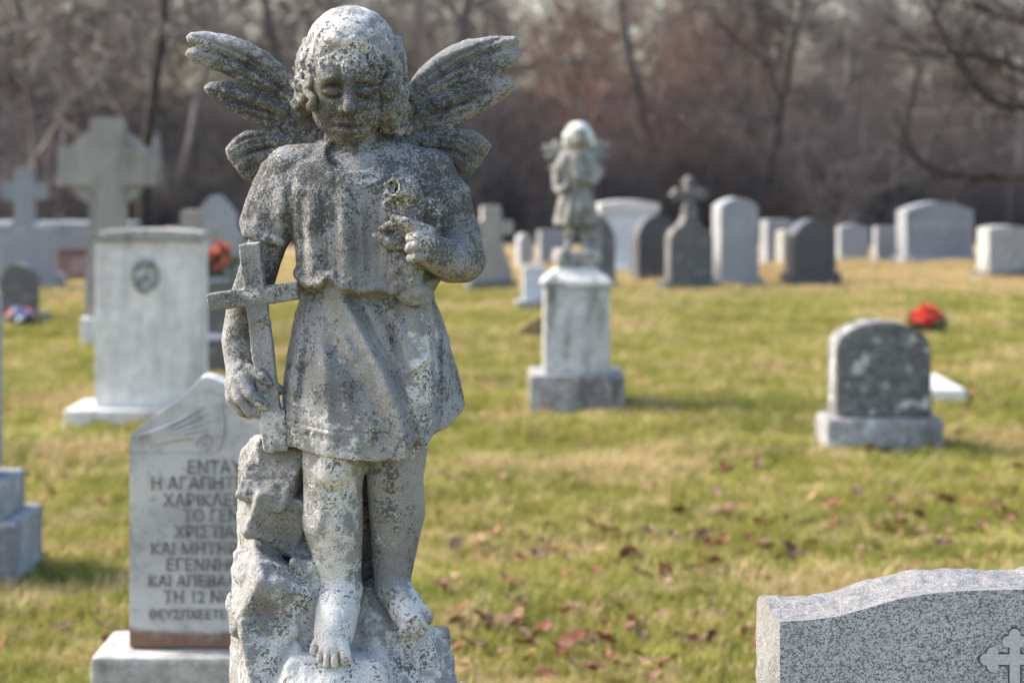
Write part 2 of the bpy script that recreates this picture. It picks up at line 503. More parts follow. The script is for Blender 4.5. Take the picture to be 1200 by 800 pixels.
def wander(rn, p, d, L, n, wob, up=0.0):
    pts = [p.copy()]
    for i in range(n):
        d = (d + Vector((rn.gauss(0, wob), rn.gauss(0, wob), rn.gauss(0, wob) + up))).normalized()
        p = p + d * (L / n); pts.append(p.copy())
    return pts
def grow_tree(seed, height, r0, lean=0.0, first=0.22, nprim=15, spread=0.9, thin=1.0, lev=3):
    rn = random.Random(seed)
    trunk, crown = Tubes(), Tubes()
    d0 = Vector((rn.gauss(0, .04) + lean, rn.gauss(0, .04), 1)).normalized()
    tp = wander(rn, Vector((0, 0, -0.15)), d0, height, 12, 0.07, 0.02)
    rad = [r0 * (1.25 if i == 0 else 1) * (1 - 0.93 * i / 12) + 0.008 for i in range(13)]
    trunk.tube(tp, rad, 7)
    def along(pts, u):
        x = u * (len(pts) - 1); i = min(int(x), len(pts) - 2)
        return pts[i].lerp(pts[i + 1], x - i), (pts[i + 1] - pts[i]).normalized(), x
    def limb(parent, u, L, r, level):
        p, t, _ = along(parent, u)
        side = Vector((rn.gauss(0, 1), rn.gauss(0, 1), rn.gauss(0, .35)))
        side = (side - t * side.dot(t)).normalized()
        d = (t * rn.uniform(.35, .8) + side * spread).normalized()
        n = 5 if level == 1 else (3 if level == 2 else 2)
        pts = wander(rn, p, d, L, n, 0.16, 0.05)
        crown.tube(pts, [r * (1 - 0.8 * i / n) + 0.004 for i in range(n + 1)], 4 if level == 1 else 3)
        if level < lev:
            for i in range({1: 8, 2: 7, 3: 4}[level]):
                limb(pts, rn.uniform(.2, 1.0), L * rn.uniform(.35, .6), max(r * .45, .006 * thin), level + 1)
    for i in range(nprim):
        u = first + (1 - first) * (i + rn.random()) / nprim
        L = height * (0.42 * (1 - 0.6 * u) + 0.06) * rn.uniform(.75, 1.2)
        limb(tp, min(u, .99), L, r0 * 0.42 * (1 - .75 * u) + 0.008, 1)
    return trunk, crown
protos = []
for k, (h, r0, first, npr, tw, bk) in enumerate(((11, .16, .2, 16, TWIG, BARK_GREY), (13, .20, .28, 16, TWIG_GREY, BARK_GREY), (9, .11, .15, 15, TWIG, BARK_DARK), (12, .15, .3, 14, TWIG_GREY, BARK_PALE),
                                           (8, .10, .1, 16, TWIG_RED, BARK_GREY), (10, .13, .12, 17, TWIG, BARK_GREY), (13, .11, .2, 15, TWIG_GREY, BARK_MID), (12, .10, .2, 15, TWIG_GREY, BARK_GREY))):
    t_, c_ = grow_tree(100 + k, h, r0, 0, first, npr, 0.9, 1.6, 3)
    mt = bpy.data.meshes.new("trunk"); mt.from_pydata(t_.v, [], t_.f); mt.shade_smooth(); mt.materials.append(bk)
    mc = bpy.data.meshes.new("crown"); mc.from_pydata(c_.v, [], c_.f); mc.shade_smooth(); mc.materials.append(tw)
    protos.append((mt, mc))
wr = random.Random(42)
def plant(k, x, y, s, rz, name, label, group):
    e = empty(name, (x, y, ground_z(x, y)), rz); e.scale = (s, s, s * wr.uniform(.9, 1.15))
    tag(e, label, "tree", group)
    for nm, me in (("trunk", protos[k][0]), ("crown", protos[k][1])):
        link(bpy.data.objects.new(nm, me), e)
    return e
KINDS = {6: ("dark-barked tree at the front edge of the woods", "dark-barked trees along the wood edge"),
         7: ("grey-barked tree at the front edge of the woods", "grey-barked trees along the wood edge"),
         0: ("bare tree with a stout grey trunk and brown twigs in the distant woods", "grey bare trees in the distant woods"),
         1: ("tall bare tree with a thick grey trunk and grey twigs in the distant woods", "tall bare trees in the distant woods"),
         2: ("small bare tree with a thin dark trunk in the distant woods", "dark thin bare trees in the distant woods"),
         3: ("bare tree with a pale whitish trunk in the distant woods", "pale bare trees in the distant woods"),
         5: ("bushy bare tree branching low down in the distant woods", "bushy bare trees in the distant woods")}
cells = []
for j in range(12):
    d = 54 + j * 6.2
    n = 10 + j // 2
    for i in range(n):
        cells.append((d + wr.uniform(-2.5, 2.5), ((i + .5 + wr.uniform(-.4, .4)) / n * 2 - 1) * (d * 0.225 + 9)))
for (d, x) in cells:
    px = 600 + x * FPX / d
    red = 600 < px < 930 and d < 100 and wr.random() < 0.8
    if red:
        plant(4, x, d, wr.uniform(.6, .95), wr.uniform(0, 6.28), "bare_tree", "bare reddish-brown tree in the woods behind the right-hand graves", "reddish bare trees in the woods")
    else:
        k = wr.choice((0, 1, 2, 3, 5, 5, 2, 0))
        plant(k, x, d, wr.uniform(.6, 0.95) * (0.82 if d < 75 else 0.70), wr.uniform(0, 6.28), "bare_tree", *KINDS[k])

for i in range(8):                                   # the thicker trunks along the edge of the wood
    d = wr.uniform(47, 58); x = ((i + wr.uniform(.1, .9)) / 8 * 2 - 1) * (d * 0.22 + 3)
    plant(6 + i % 2, x, d, wr.uniform(.8, 1.15), wr.uniform(0, 6.28), "bare_tree", *KINDS[6 + i % 2])
# undergrowth of the wood: one tangled mass
th_col = bpy.data.collections.new("thicket_bushes")
for k in range(4):
    rn = random.Random(300 + k); tb = Tubes()
    for i in range(90):
        p = Vector((rn.gauss(0, .5), rn.gauss(0, .5), -.1)); d = Vector((rn.gauss(0, .35), rn.gauss(0, .35), 1)).normalized()
        L = rn.uniform(1.2, 3.2)
        pts = wander(rn, p, d, L, 4, .16)
        tb.tube(pts, [.014, .012, .010, .007, .003], 3)
        for q in range(7):
            u = rn.randrange(1, 4)
            tb.tube(wander(rn, pts[u], Vector((rn.gauss(0, 1), rn.gauss(0, 1), .7)).normalized(), L * .35, 2, .2), [.008, .006, .003], 3)
    me = bpy.data.meshes.new("thicket_bush"); me.from_pydata(tb.v, [], tb.f); me.materials.append((TWIG, TWIG_GREY, TWIG_GREY, TWIG)[k])
    th_col.objects.link(bpy.data.objects.new("thicket_bush", me))
r = np.random.RandomState(12)
NT = 1200
dd = 49 + 66 * r.rand(NT) ** 1.2; xx = (r.rand(NT) * 2 - 1) * (dd * 0.225 + 9)
pts = np.stack([xx, dd, [ground_z(a, b) for a, b in zip(xx, dd)]], 1)
thicket = scatter("thicket", pts, 0.45 + r.rand(NT) * 0.55, th_col, TWIG)
tag(thicket, "tangled leafless undergrowth filling the woods", "thicket", kind="stuff")

def lone_tree(name, label, px, d, seed, height, r0, lean, first, npr, spread, bk, tw, extra=None):
    t_, c_ = grow_tree(seed, height, r0, lean, first, npr, spread, 1.5, 3)
    x = (px - 600) * d / FPX
    e = empty(name, (x, d, ground_z(x, d)))
    if extra: extra(t_, c_, x, d, ground_z(x, d))
    t_.build("trunk", bk, e); c_.build("crown", tw, e)
    tag(e, label, "tree")
lone_tree("bare_tree", "dark bare tree trunk behind the large ringed cross", 168, 48, 501, 13, .14, 0.02, .3, 14, .8, BARK_DARK, TWIG_GREY)
lone_tree("bare_tree", "pale slender tree trunk leaning left, right of the ringed cross", 214, 50, 502, 9, .085, -0.16, .2, 12, .7, BARK_PALE, TWIG_GREY)
lone_tree("bare_tree", "pale slender tree trunk leaning right behind the angel's wing", 196, 51, 503, 9, .08, 0.14, .25, 12, .7, BARK_PALE, TWIG_GREY)
lone_tree("bare_tree", "grey bare tree at the left edge behind the cross-topped tablet", 40, 46, 504, 10, .10, 0.05, .15, 16, .9, BARK_GREY, TWIG_GREY)
def droop(t_, c_, x0, d, gz):
    rn = random.Random(77)
    def P(px, py, dd): q = at(px, py, dd); return q - Vector((x0, d, gz))
    def limb(ctrl, r0, r1, nsub, sub=1.0):
        pts = []
        C = [P(*c) for c in ctrl]
        for i in range(len(C) - 1):
            a, b = C[max(i - 1, 0)], C[min(i + 2, len(C) - 1)]
            for k in range(6):
                t = k / 6; p0, p1 = C[i], C[i + 1]; m0, m1 = (p1 - a) * .5, (b - p0) * .5
                pts.append(p0 * (2 * t ** 3 - 3 * t ** 2 + 1) + m0 * (t ** 3 - 2 * t ** 2 + t) + p1 * (-2 * t ** 3 + 3 * t ** 2) + m1 * (t ** 3 - t ** 2))
        pts.append(C[-1]); n = len(pts)
        c_.tube(pts, [r0 + (r1 - r0) * i / (n - 1) for i in range(n)], 6)
        for q in range(nsub):
            i = rn.randrange(3, n - 1); L = rn.uniform(.5, 1.6) * sub
            w = wander(rn, pts[i], Vector((rn.uniform(-1.2, .3), rn.gauss(0, .6), rn.gauss(.1, .7))).normalized(), L, 4, .2)
            c_.tube(w, [.018, .015, .012, .008, .004], 4)
            for z in range(5):
                c_.tube(wander(rn, w[rn.randrange(1, 4)], Vector((rn.gauss(-.3, .8), rn.gauss(0, .6), rn.gauss(0, .8))).normalized(), L * .45, 3, .2), [.009, .007, .005, .003], 3)
    limb([(1330, 150, 33), (1240, 198, 33), (1180, 206, 33), (1110, 204, 32.8), (1075, 186, 32.6), (1062, 160, 32.5), (1050, 135, 32.4)], .085, .02, 12)
    limb([(1330, 130, 33), (1220, 90, 33), (1150, 66, 33), (1080, 62, 32.8), (1020, 52, 32.6)], .07, .014, 16)
    limb([(1330, 160, 33), (1230, 130, 33), (1165, 120, 33), (1130, 80, 33), (1100, 30, 33), (1075, -20, 33)], .07, .02, 16)
    limb([(1330, 60, 33), (1240, 40, 33), (1160, 15, 33), (1090, -10, 33)], .06, .014, 14)
    limb([(1330, 100, 34), (1250, 100, 34), (1190, 96, 34.2), (1150, 60, 34.4), (1130, 10, 34.6)], .05, .012, 14)
lone_tree("bare_tree", "large bare tree with a long drooping limb reaching in from the right edge", 1400, 33.5, 505, 12, .30, 0.0, .3, 8, .9, BARK_DARK, BARK_DARK, droop)
# ------------------------------------------------------------------ gravestone materials
def granite(name, a, b, speck=90, rough=0.6, grime=0.0, white=0.0, bump=0.3, whitecol=(0.5, 0.5, 0.48)):
    M = Mat(name, rough, 0.35)
    c = M.mix(M.ramp(M.noise(speck, 4, 0.75), 0.36, 0.64), a, b)
    c = M.mix(M.ramp(M.noise(2.2, 4, 0.6), 0.35, 0.7, 0, 0.45), c, tuple(x * 0.6 for x in a))
    if grime:
        st = M.mapping((7, 7, 1.8))
        c = M.mix(M.ramp(M.noise(1.0, 4, 0.6, co=st), 0.47, 0.66, 0, grime), c, (0.05, 0.048, 0.042))
    if white:
        c = M.mix(M.ramp(M.noise(10, 4, 0.62), 0.54, 0.64, 0, white), c, whitecol)
    M.color(c)
    M.bump(M.noise(speck, 3, 0.6), bump, 0.003)
    return M.m
GREY = granite("granite_grey", (0.25, 0.252, 0.258), (0.37, 0.372, 0.38), grime=.2)
BLUEGREY = granite("granite_bluegrey", (0.19, 0.196, 0.207), (0.30, 0.305, 0.318), grime=.15)
DARK = granite("granite_dark", (0.05, 0.05, 0.052), (0.10, 0.10, 0.105), rough=.45)
DARKW = granite("slate_weathered", (0.085, 0.082, 0.076), (0.15, 0.145, 0.135), grime=.3, white=.25)
RED = granite("granite_red", (0.16, 0.095, 0.085), (0.27, 0.17, 0.155), rough=.45)
REDP = granite("granite_red_frosted", (0.24, 0.17, 0.16), (0.34, 0.25, 0.24))
WHITE = granite("marble_white", (0.55, 0.53, 0.49), (0.68, 0.66, 0.615), speck=30, rough=.75, grime=.30)
WHITEBLUE = granite("marble_cool_white", (0.46, 0.48, 0.51), (0.60, 0.62, 0.65), speck=30, rough=.7, grime=.15)
BEIGE = granite("limestone_beige", (0.26, 0.245, 0.215), (0.38, 0.36, 0.32), speck=50, rough=.9, grime=.35)
OLD = granite("marble_old", (0.28, 0.27, 0.25), (0.46, 0.445, 0.415), speck=24, rough=.9, grime=.6, white=.4)
MOSSY = granite("marble_blackened", (0.09, 0.088, 0.084), (0.20, 0.198, 0.19), speck=26, rough=.9, grime=.6, white=.85)
OCHRE = granite("stone_ochre_lichen", (0.16, 0.10, 0.03), (0.34, 0.25, 0.11), speck=16, rough=.95, grime=.4, white=.3)

# ------------------------------------------------------------------ gravestone shapes
def prof_flat(w, h, n=1): return [(-w / 2, 0), (w / 2, 0), (w / 2, h), (-w / 2, h)]
def prof_arc(w, h, rise, n=14):
    return [(-w / 2, 0), (w / 2, 0)] + [(w / 2 * math.cos(math.pi * i / n), h - rise + rise * math.sin(math.pi * i / n)) for i in range(n + 1)]
def prof_seg(w, h, rise, n=12):
    """shallow segmental top"""
    return [(-w / 2, 0), (w / 2, 0)] + [(w / 2 - w * i / n, h - rise * (2 * i / n - 1) ** 2) for i in range(n + 1)]
def prof_peak(w, h, rise): return [(-w / 2, 0), (w / 2, 0), (w / 2, h - rise), (w * .12, h), (-w * .12, h), (-w / 2, h - rise)]
def prof_gothic(w, h, rise, n=9):
    P = [(-w / 2, 0), (w / 2, 0)]
    for i in range(n): u = i / n; P.append((w / 2 * (1 - u ** 1.7), h - rise + rise * u ** 0.75))
    P.append((0, h))
    for i in range(n - 1, -1, -1): u = i / n; P.append((-w / 2 * (1 - u ** 1.7), h - rise + rise * u ** 0.75))
    return P
def prof_cross(w, h, t, ay, ah, foot=None):
    """latin cross: shaft width t, arm centre height ay, arm thickness ah"""
    f = foot or t
    return [(-f / 2, 0), (f / 2, 0), (t / 2, ay - ah / 2), (w / 2, ay - ah / 2), (w / 2, ay + ah / 2), (t / 2, ay + ah / 2), (t / 2, h), (-t / 2, h), (-t / 2, ay + ah / 2), (-w / 2, ay + ah / 2), (-w / 2, ay - ah / 2), (-t / 2, ay - ah / 2)]
def slab(name, prof, thick, mat, parent, z0=0.0, y0=0.0, x0=0.0, bev=0.008, seg=2):
    bm = bmesh.new()
    vs = [bm.verts.new((x0 + x, y0, z0 + z)) for x, z in prof]
    f = bm.faces.new(vs)
    r = bmesh.ops.extrude_face_region(bm, geom=[f])
    for v in r["geom"]:
        if isinstance(v, bmesh.types.BMVert): v.co.y += thick
    bmesh.ops.recalc_face_normals(bm, faces=bm.faces[:])
    if bev:
        es = [e for e in bm.edges if len(e.link_faces) == 2 and e.calc_face_angle(0) > 0.6]
        bmesh.ops.bevel(bm, geom=es, offset=bev, segments=seg, affect='EDGES', clamp_overlap=True)
    return bm_obj(name, bm, mat, parent)
def block(name, w, dpt, h, mat, parent, z0, yc=0.0, x0=0.0, bev=0.012, taper=0.0):
    return bev_box(name, (x0, yc, z0 + h / 2), (w, dpt, h), mat, parent, bev, 2, taper)
class Grave:
    """a monument standing at photo column px on the ground row py"""
    def __init__(s, name, label, px, py=None, d=None, yaw=0.0, cat="gravestone", group=None):
        s.d = d or gdist(py); s.m = s.d / FPX                    # metres per photo pixel there
        x = (px - 600) * s.m
        s.e = empty(name, (x, s.d, -0.015), math.radians(yaw))
        s.px = px
        tag(s.e, label, cat, group)
    def z(s, py): return CAMZ - (py - HZ) * s.m + 0.015
    def w(s, n): return n * s.m
    def x(s, px): return (px - s.px) * s.m

def simple(name, label, px0, px1, ytop, ybase, yfoot, prof, mat, bmat=None, bw=1.14, thick=0.2, yaw=0, bthick=0.34, d=None, side=0):
    """tablet on a block base; px range of the tablet's front, rows of its top, of the base's top and of the ground"""
    g = Grave(name, label, (px0 + px1) / 2, yfoot, d, yaw)
    w = g.w(px1 - px0) - thick * math.sin(math.radians(abs(yaw)))
    hb = g.z(ybase); h = g.z(ytop) - hb
    block("base", w * bw + 0.04, bthick, hb, bmat or mat, g.e, 0, thick / 2)
    slab("tablet", prof(w, h), thick, mat, g.e, hb, 0.0)
    g.hb, g.h, g.tw, g.t = hb, h, w, thick
    return g

# ---- the row behind, right of the angel
g = Grave("cross_headstone", "weathered beige stone cross flaring into a wide foot, just right of the angel's elbow", 577, 345, yaw=8)
hb = g.z(329)
block("base", g.w(58), .42, hb, DARKW, g.e, 0, .12)
P = [(-g.w(25), 0), (g.w(25), 0), (g.w(23), g.w(14)), (g.w(16), g.w(32)), (g.w(11.5), g.w(50)), (g.w(11), g.w(54)), (g.w(25), g.w(54)), (g.w(25), g.w(70)), (g.w(11), g.w(70)), (g.w(11), g.w(87))]
P = P + [(-x, z) for x, z in reversed(P[2:])]
slab("cross", P, .22, BEIGE, g.e, hb)
simple("headstone", "small grey stone with a pale rounded top, between beige cross and marble child", 606, 628, 274, 310, 316, lambda w, h: prof_arc(w, h, h * .25), GREY, WHITEBLUE, thick=.25, yaw=14)
simple("headstone", "plain grey flat-topped stone half hidden behind the marble child's legs", 631, 668, 270, 306, 313, lambda w, h: prof_flat(w, h), BLUEGREY, thick=.2, yaw=12)
simple("small_marker_stone", "small pale bluish upright marker left of the marble child's pedestal", 613, 640, 312, 352, 365, lambda w, h: prof_flat(w, h), WHITEBLUE, BLUEGREY, bw=1.5, thick=.12, yaw=5)
g = Grave("broken_marker_stone", "low broken stone with orange lichen and sloping top beside the marble child's pedestal", 620, 403)
slab("block", [(-g.w(18), 0), (g.w(16), 0), (g.w(16), g.w(37)), (g.w(6), g.w(31)), (-g.w(6), g.w(23)), (-g.w(18), g.w(15))], .22, OCHRE, g.e, 0, bev=.02)
g = simple("pointed_headstone", "dark pointed-arch stone directly behind the marble child statue", 684, 722, 250, 334, 346, lambda w, h: prof_gothic(w, h, h * .42), DARKW, bw=1.3, thick=.2, yaw=4)
g = Grave("pedestal_monument", "wide white monument flaring to a broad top, behind the dark round-topped stone", 738, 324, yaw=6)
block("base", g.w(58), .5, g.z(312), WHITE, g.e, 0, .18)
P = [(-g.w(20), 0), (g.w(20), 0), (g.w(20), g.w(34)), (g.w(24), g.w(46)), (g.w(33), g.w(58)), (g.w(34), g.w(64))]
slab("shaft", P + [(-x, z) for x, z in reversed(P[2:])], .3, WHITEBLUE, g.e, g.z(312), .03)
slab("cap", prof_seg(g.w(72), g.w(13), g.w(4)), .36, WHITE, g.e, g.z(312) + g.w(64), 0)
simple("round_top_headstone", "black round-topped stone with pale edges just left of the cross-topped dark stone", 744, 800, 252, 331, 338, lambda w, h: prof_arc(w, h, h * .36), DARK, GREY, bw=1.1, thick=.24, yaw=14)
g = Grave("cross_topped_headstone", "dark weathered stone with sloped shoulders topped by a small budded cross", 811, 346, yaw=12)
hb = g.z(330)
block("base", g.w(66), .42, hb, DARKW, g.e, 0, .12)
P = [(-g.w(26), 0), (g.w(26), 0), (g.w(26), g.w(52)), (g.w(22), g.w(60)), (g.w(13), g.w(66)), (g.w(8), g.w(74)), (g.w(7), g.w(80))]
slab("tablet", P + [(-x, z) for x, z in reversed(P[2:])], .22, DARKW, g.e, hb)
def budded(cx, cz, arm, t, bud, n=8):
    """outline of a cross whose arms end in trefoils; arms right, top, left, bottom lengths"""
    P = []
    for k, L in enumerate(arm):
        a = k * math.pi / 2; ca, sa = math.cos(a), math.sin(a)
        loc = [(t, -t)] if False else []
        loc = [(L - bud * 1.7, -t), ]
        for (ox, oy, a0, a1) in ((L - bud * .95, -bud * .95, -2.6, 0.15), (L, 0, -1.15, 1.15), (L - bud * .95, bud * .95, -0.15, 2.6)):
            for i in range(n + 1):
                q = a0 + (a1 - a0) * i / n
                loc.append((ox + bud * .78 * math.cos(q), oy + bud * .78 * math.sin(q)))
        loc.append((L - bud * 1.7, t)); loc.append((t, t))
        P += [(cx + x * ca - y * sa, cz + x * sa + y * ca) for x, y in loc]
    return P
c = g.w(1)
slab("cross", budded(0, c * 22, (c * 19, c * 18, c * 19, c * 22), c * 5, c * 4.2, 4), .14, DARKW, g.e, hb + c * 80, .04, bev=.004, seg=1)
simple("headstone", "tall light grey stone with low peaked top, right of the cross-topped stone", 839, 895, 232, 325, 338, lambda w, h: prof_seg(w, h, h * .10), GREY, bw=1.12, thick=.26, yaw=17)
simple("headstone", "low grey flat-topped stone behind the tall grey stone, further back", 895, 934, 258, 306, 315, lambda w, h: prof_flat(w, h), BLUEGREY, GREY, thick=.26, yaw=16)
simple("headstone", "narrow pale stone squeezed in front of the low grey stone, left of black stone", 914, 934, 270, 308, 317, lambda w, h: prof_seg(w, h, h * .06), BEIGE, BEIGE, thick=.26, yaw=16)
simple("round_top_headstone", "dark round-topped stone on a wide dark block, right of the tall grey stone", 925, 986, 257, 319, 338, lambda w, h: prof_seg(w, h, h * .30), DARK, DARK, bw=1.12, thick=.28, yaw=15)
simple("headstone", "low wide pale grey stone just right of the dark round-topped stone", 983, 1020, 263, 308, 313, lambda w, h: prof_seg(w, h, h * .08), GREY, thick=.2, yaw=6)
simple("headstone", "low pale grey stone left of the large lettered stone, partly behind its base", 1026, 1056, 266, 304, 312, lambda w, h: prof_flat(w, h), GREY, BLUEGREY, thick=.2, yaw=6)
g = simple("family_monument", "large bluish grey family stone with pale lettering and a low peaked top", 1056, 1148, 237, 300, 314, lambda w, h: prof_seg(w, h, h * .16), BLUEGREY, GREY, bw=1.10, thick=.34, yaw=13, bthick=.5)
lr = random.Random(9)
bm = bmesh.new()
for i in range(10):                                   # lettering too blurred to read: raised strokes
    x = -g.tw * .40 + g.tw * .80 * i / 9; hgt = g.h * (.19 if i in (0, 5) else .13); 
    for dx in (0, g.tw * .03):
        r_ = bmesh.ops.create_cube(bm, size=1)
        for v in r_["verts"]: v.co = Vector((x + dx + v.co.x * g.tw * .016, -0.004 + v.co.y * .012, g.hb + g.h * .56 + v.co.z * hgt))
    r_ = bmesh.ops.create_cube(bm, size=1)
    zz = lr.choice((-.4, 0, .4)) * hgt
    for v in r_["verts"]: v.co = Vector((x + g.tw * .015 + v.co.x * g.tw * .03, -0.0045 + v.co.y * .012, g.hb + g.h * .56 + zz + v.co.z * hgt * .2))
bm_obj("lettering", bm, granite("letter_pale", (0.38, 0.38, 0.38), (0.48, 0.48, 0.47)), g.e)
simple("headstone", "grey stone cut off by the right edge of the picture, on a rough base", 1153, 1215, 265, 318, 333, lambda w, h: prof_seg(w, h, h * .05), OLD, DARKW, bw=1.12, thick=.32, yaw=14, bthick=.5)

# ---- left of the angel
g = Grave("ringed_cross", "large beige stone cross with a ring behind its arms, above the white stone", 125, 408, yaw=4)
block("base", g.w(58), .45, g.z(372), WHITE, g.e, 0, .14)
hb = g.z(372); c = g.w(1)
slab("shaft", prof_cross(c * 114, c * 234, c * 40, c * 177, c * 47, c * 52), .22, BEIGE, g.e, hb, bev=.012)
slab("ring", [(c * 48 * math.cos(2 * math.pi * i / 32), c * 48 * math.sin(2 * math.pi * i / 32)) for i in range(32)], .14, BEIGE, g.e, hb + c * 175, .04)
g = Grave("cross_topped_tablet", "grey inscribed tablet carrying a stone cross, at the picture's left edge", 26, 346)
block("base", g.w(84), .6, g.z(322), BLUEGREY, g.e, 0, .16)
hb = g.z(322); c = g.w(1)
slab("tablet", prof_flat(c * 70, c * 56), .3, GREY, g.e, hb, 0)
for sx in (-1, 1): block("shoulder", c * 22, .32, c * 6, WHITEBLUE, g.e, hb + c * 56, .15, sx * c * 25)
slab("cross", prof_cross(c * 54, c * 70, c * 23, c * 42, c * 20), .16, BLUEGREY, g.e, hb + c * 55.5, .06)
bm = bmesh.new()
for i in range(5):
    r_ = bmesh.ops.create_cube(bm, size=1)
    for v in r_["verts"]: v.co = Vector((v.co.x * c * (46 - 6 * (i % 2)), -.002 + v.co.y * .006, hb + c * (12 + 9 * i) + v.co.z * c * 3))
bm_obj("inscription", bm, BLUEGREY, g.e)
g = simple("round_top_headstone", "small dark round-topped stone with flowers before it, near the left edge", -2, 40, 310, 368, 381, lambda w, h: prof_arc(w, h, h * .3), DARKW, DARKW, bw=1.5, thick=.22, yaw=-4)
g = Grave("panelled_tomb", "red granite tomb with grey slab on top, behind the ringed cross", 105, 333)
c = g.w(1)
block("base", c * 96, .9, g.z(329), GREY, g.e, 0, .35)
block("body", c * 88, .75, c * 36, RED, g.e, g.z(329), .35)
for px in (97, 60 + 82):
    block("panel", c * 28, .03, c * 22, REDP, g.e, g.z(329) + c * 7, -.03, (px - 105) * c, bev=.006)
block("top_slab", c * 94, .85, c * 32, BLUEGREY, g.e, g.z(329) + c * 36, .35)
g = Grave("low_marker_stone", "tiny white marker stone in the dry grass below the cross-topped tablet", 71, 350)
block("block", g.w(15), .2, g.w(11), WHITE, g.e, 0, .1, bev=.03)
g = Grave("low_marker_stone", "tiny pale rounded marker stone just left of the white stone's top", 101, 346)
block("block", g.w(17), .25, g.w(13), OLD, g.e, 0, .1, bev=.04)
g = Grave("shouldered_headstone", "tall bluish grey stone with stepped pointed top, behind the angel's cross arm", 252, 352)
c = g.w(1)
P = [(-c * 32, 0), (c * 32, 0), (c * 32, c * 66), (c * 24, c * 74), (c * 24, c * 90), (c * 10, c * 108), (c * 6, c * 112)]
block("base", c * 78, .4, c * 12, GREY, g.e, 0, .1)
slab("tablet", P + [(-x, z) for x, z in reversed(P[2:])], .2, GREY, g.e, c * 12)
g = Grave("stone_cross", "beige stone cross with pale top peeking over the white stone's right corner", 222, 392)
c = g.w(1)
block("base", c * 50, .4, c * 22, BEIGE, g.e, 0, .12)
slab("cross", prof_cross(c * 62, c * 125, c * 22, c * 99, c * 12, c * 26), .2, BEIGE, g.e, c * 22)
g = simple("headstone", "dark grey stone on a stepped base between white stone and the angel's arm", 224, 300, 330, 397, 442, lambda w, h: prof_seg(w, h, h * .12), DARKW, DARKW, bw=1.25, thick=.22)
block("ledge", g.tw * 1.2, .36, .03, WHITEBLUE, g.e, g.hb, .11, bev=.004)
FLOWER_ON = g
# white tall stone
WTALL = granite("marble_tall", (0.56, 0.54, 0.50), (0.72, 0.70, 0.655), speck=14, rough=.8, grime=.32)
g = Grave("white_headstone", "tall white marble stone with moulded cap and dark wreath emblem", 174, 497)
c = g.w(1)
hb = g.z(478)
block("base", c * 186, .62, hb, WHITE, g.e, 0, .2, x0=-c * 2)
slab("tablet", prof_flat(c * 126, c * 196), .24, WTALL, g.e, hb, 0)
slab("cap", prof_seg(c * 130, c * 13, c * 4), .29, OLD, g.e, hb + c * 196, -.025)
tb = Tubes()
for ring in range(1):
    n = 22; R = c * 14
    tb.tube([Vector((R * math.cos(6.2832 * i / n) - c * 4, -.004, hb + c * 155 + 1.15 * R * math.sin(6.2832 * i / n))) for i in range(n + 1)], [.006 + .020 * abs(math.sin(i * 1.9)) * (.4 + .6 * abs(math.sin(i * .31))) for i in range(n + 1)], 5)
EMB = granite("emblem_stained", (0.16, 0.157, 0.148), (0.42, 0.41, 0.39), speck=30, rough=.9)
wre = tb.build("wreath_emblem", EMB, g.e)
wr2 = random.Random(4)
bm = bmesh.new()
for i in range(30):
    a = wr2.uniform(0, 6.28); R = c * wr2.uniform(0, 17)
    r_ = bmesh.ops.create_icosphere(bm, subdivisions=1, radius=wr2.uniform(.008, .018))
    for v in r_["verts"]: v.co = Vector((v.co.x, v.co.y * .6 - .004, v.co.z)) + Vector((R * math.cos(a) - c * 4, 0, hb + c * 153 + 1.1 * R * math.sin(a)))
bm_obj("relief", bm, EMB, wre)
bm = bmesh.new()
for i in range(4):
    r_ = bmesh.ops.create_cube(bm, size=1)
    for v in r_["verts"]: v.co = Vector((v.co.x * c * (70, 84, 60, 76)[i] - c * 2, -.0006 + v.co.y * .002, hb + c * (112 - 11 * i) + v.co.z * c * 2.2))
bm_obj("inscription", bm, WTALL, g.e)

# monument at the left edge
EDGE = granite("marble_edge", (0.20, 0.205, 0.215), (0.36, 0.365, 0.375), speck=40, rough=.8, grime=.4, white=.4)
g = Grave("stepped_monument", "tall grey monument on a two-stepped base, cut by the left edge", -66, 696)
c = g.w(1)
block("base", c * 172, .5, g.z(612), EDGE, g.e, 0, .2)
block("upper_base", c * 136, .4, g.z(566) - g.z(612), EDGE, g.e, g.z(612), .2)
slab("shaft", prof_seg(c * 92, g.z(336) - g.z(566), c * 8), .26, EDGE, g.e, g.z(566), .07, bev=.02)

OLDB = granite("marble_old_base", (0.20, 0.198, 0.19), (0.36, 0.355, 0.34), speck=24, rough=.9, grime=.5, white=.8)
# the dark mid-distance stone on the right and the slab behind it
g = Grave("weathered_headstone", "blackened weathered stone with domed top on a block base, right of centre lawn", 1037, 531, yaw=2)
c = g.w(1); hb = g.z(490)
block("base", c * 140, .36, hb, OLDB, g.e, 0, .16, bev=.03)
bm = bmesh.new()
P = [(-c * 56, 0), (c * 56, 0), (c * 56, c * 78)] + [(c * 56 * math.cos(math.pi * i / 14), c * 78 + c * 34 * math.sin(math.pi * i / 14) ** .9) for i in range(1, 14)] + [(-c * 56, c * 78)]
slab("tablet", P, .27, MOSSY, g.e, hb, 0.02, bev=.012, seg=2)
g = Grave("flat_marker", "low white flat marker lying on the grass right of the blackened stone", 1095, d=14.0)
block("block", g.w(80), 1.0, .125, WHITE, g.e, 0, .5, bev=.015, taper=.04)

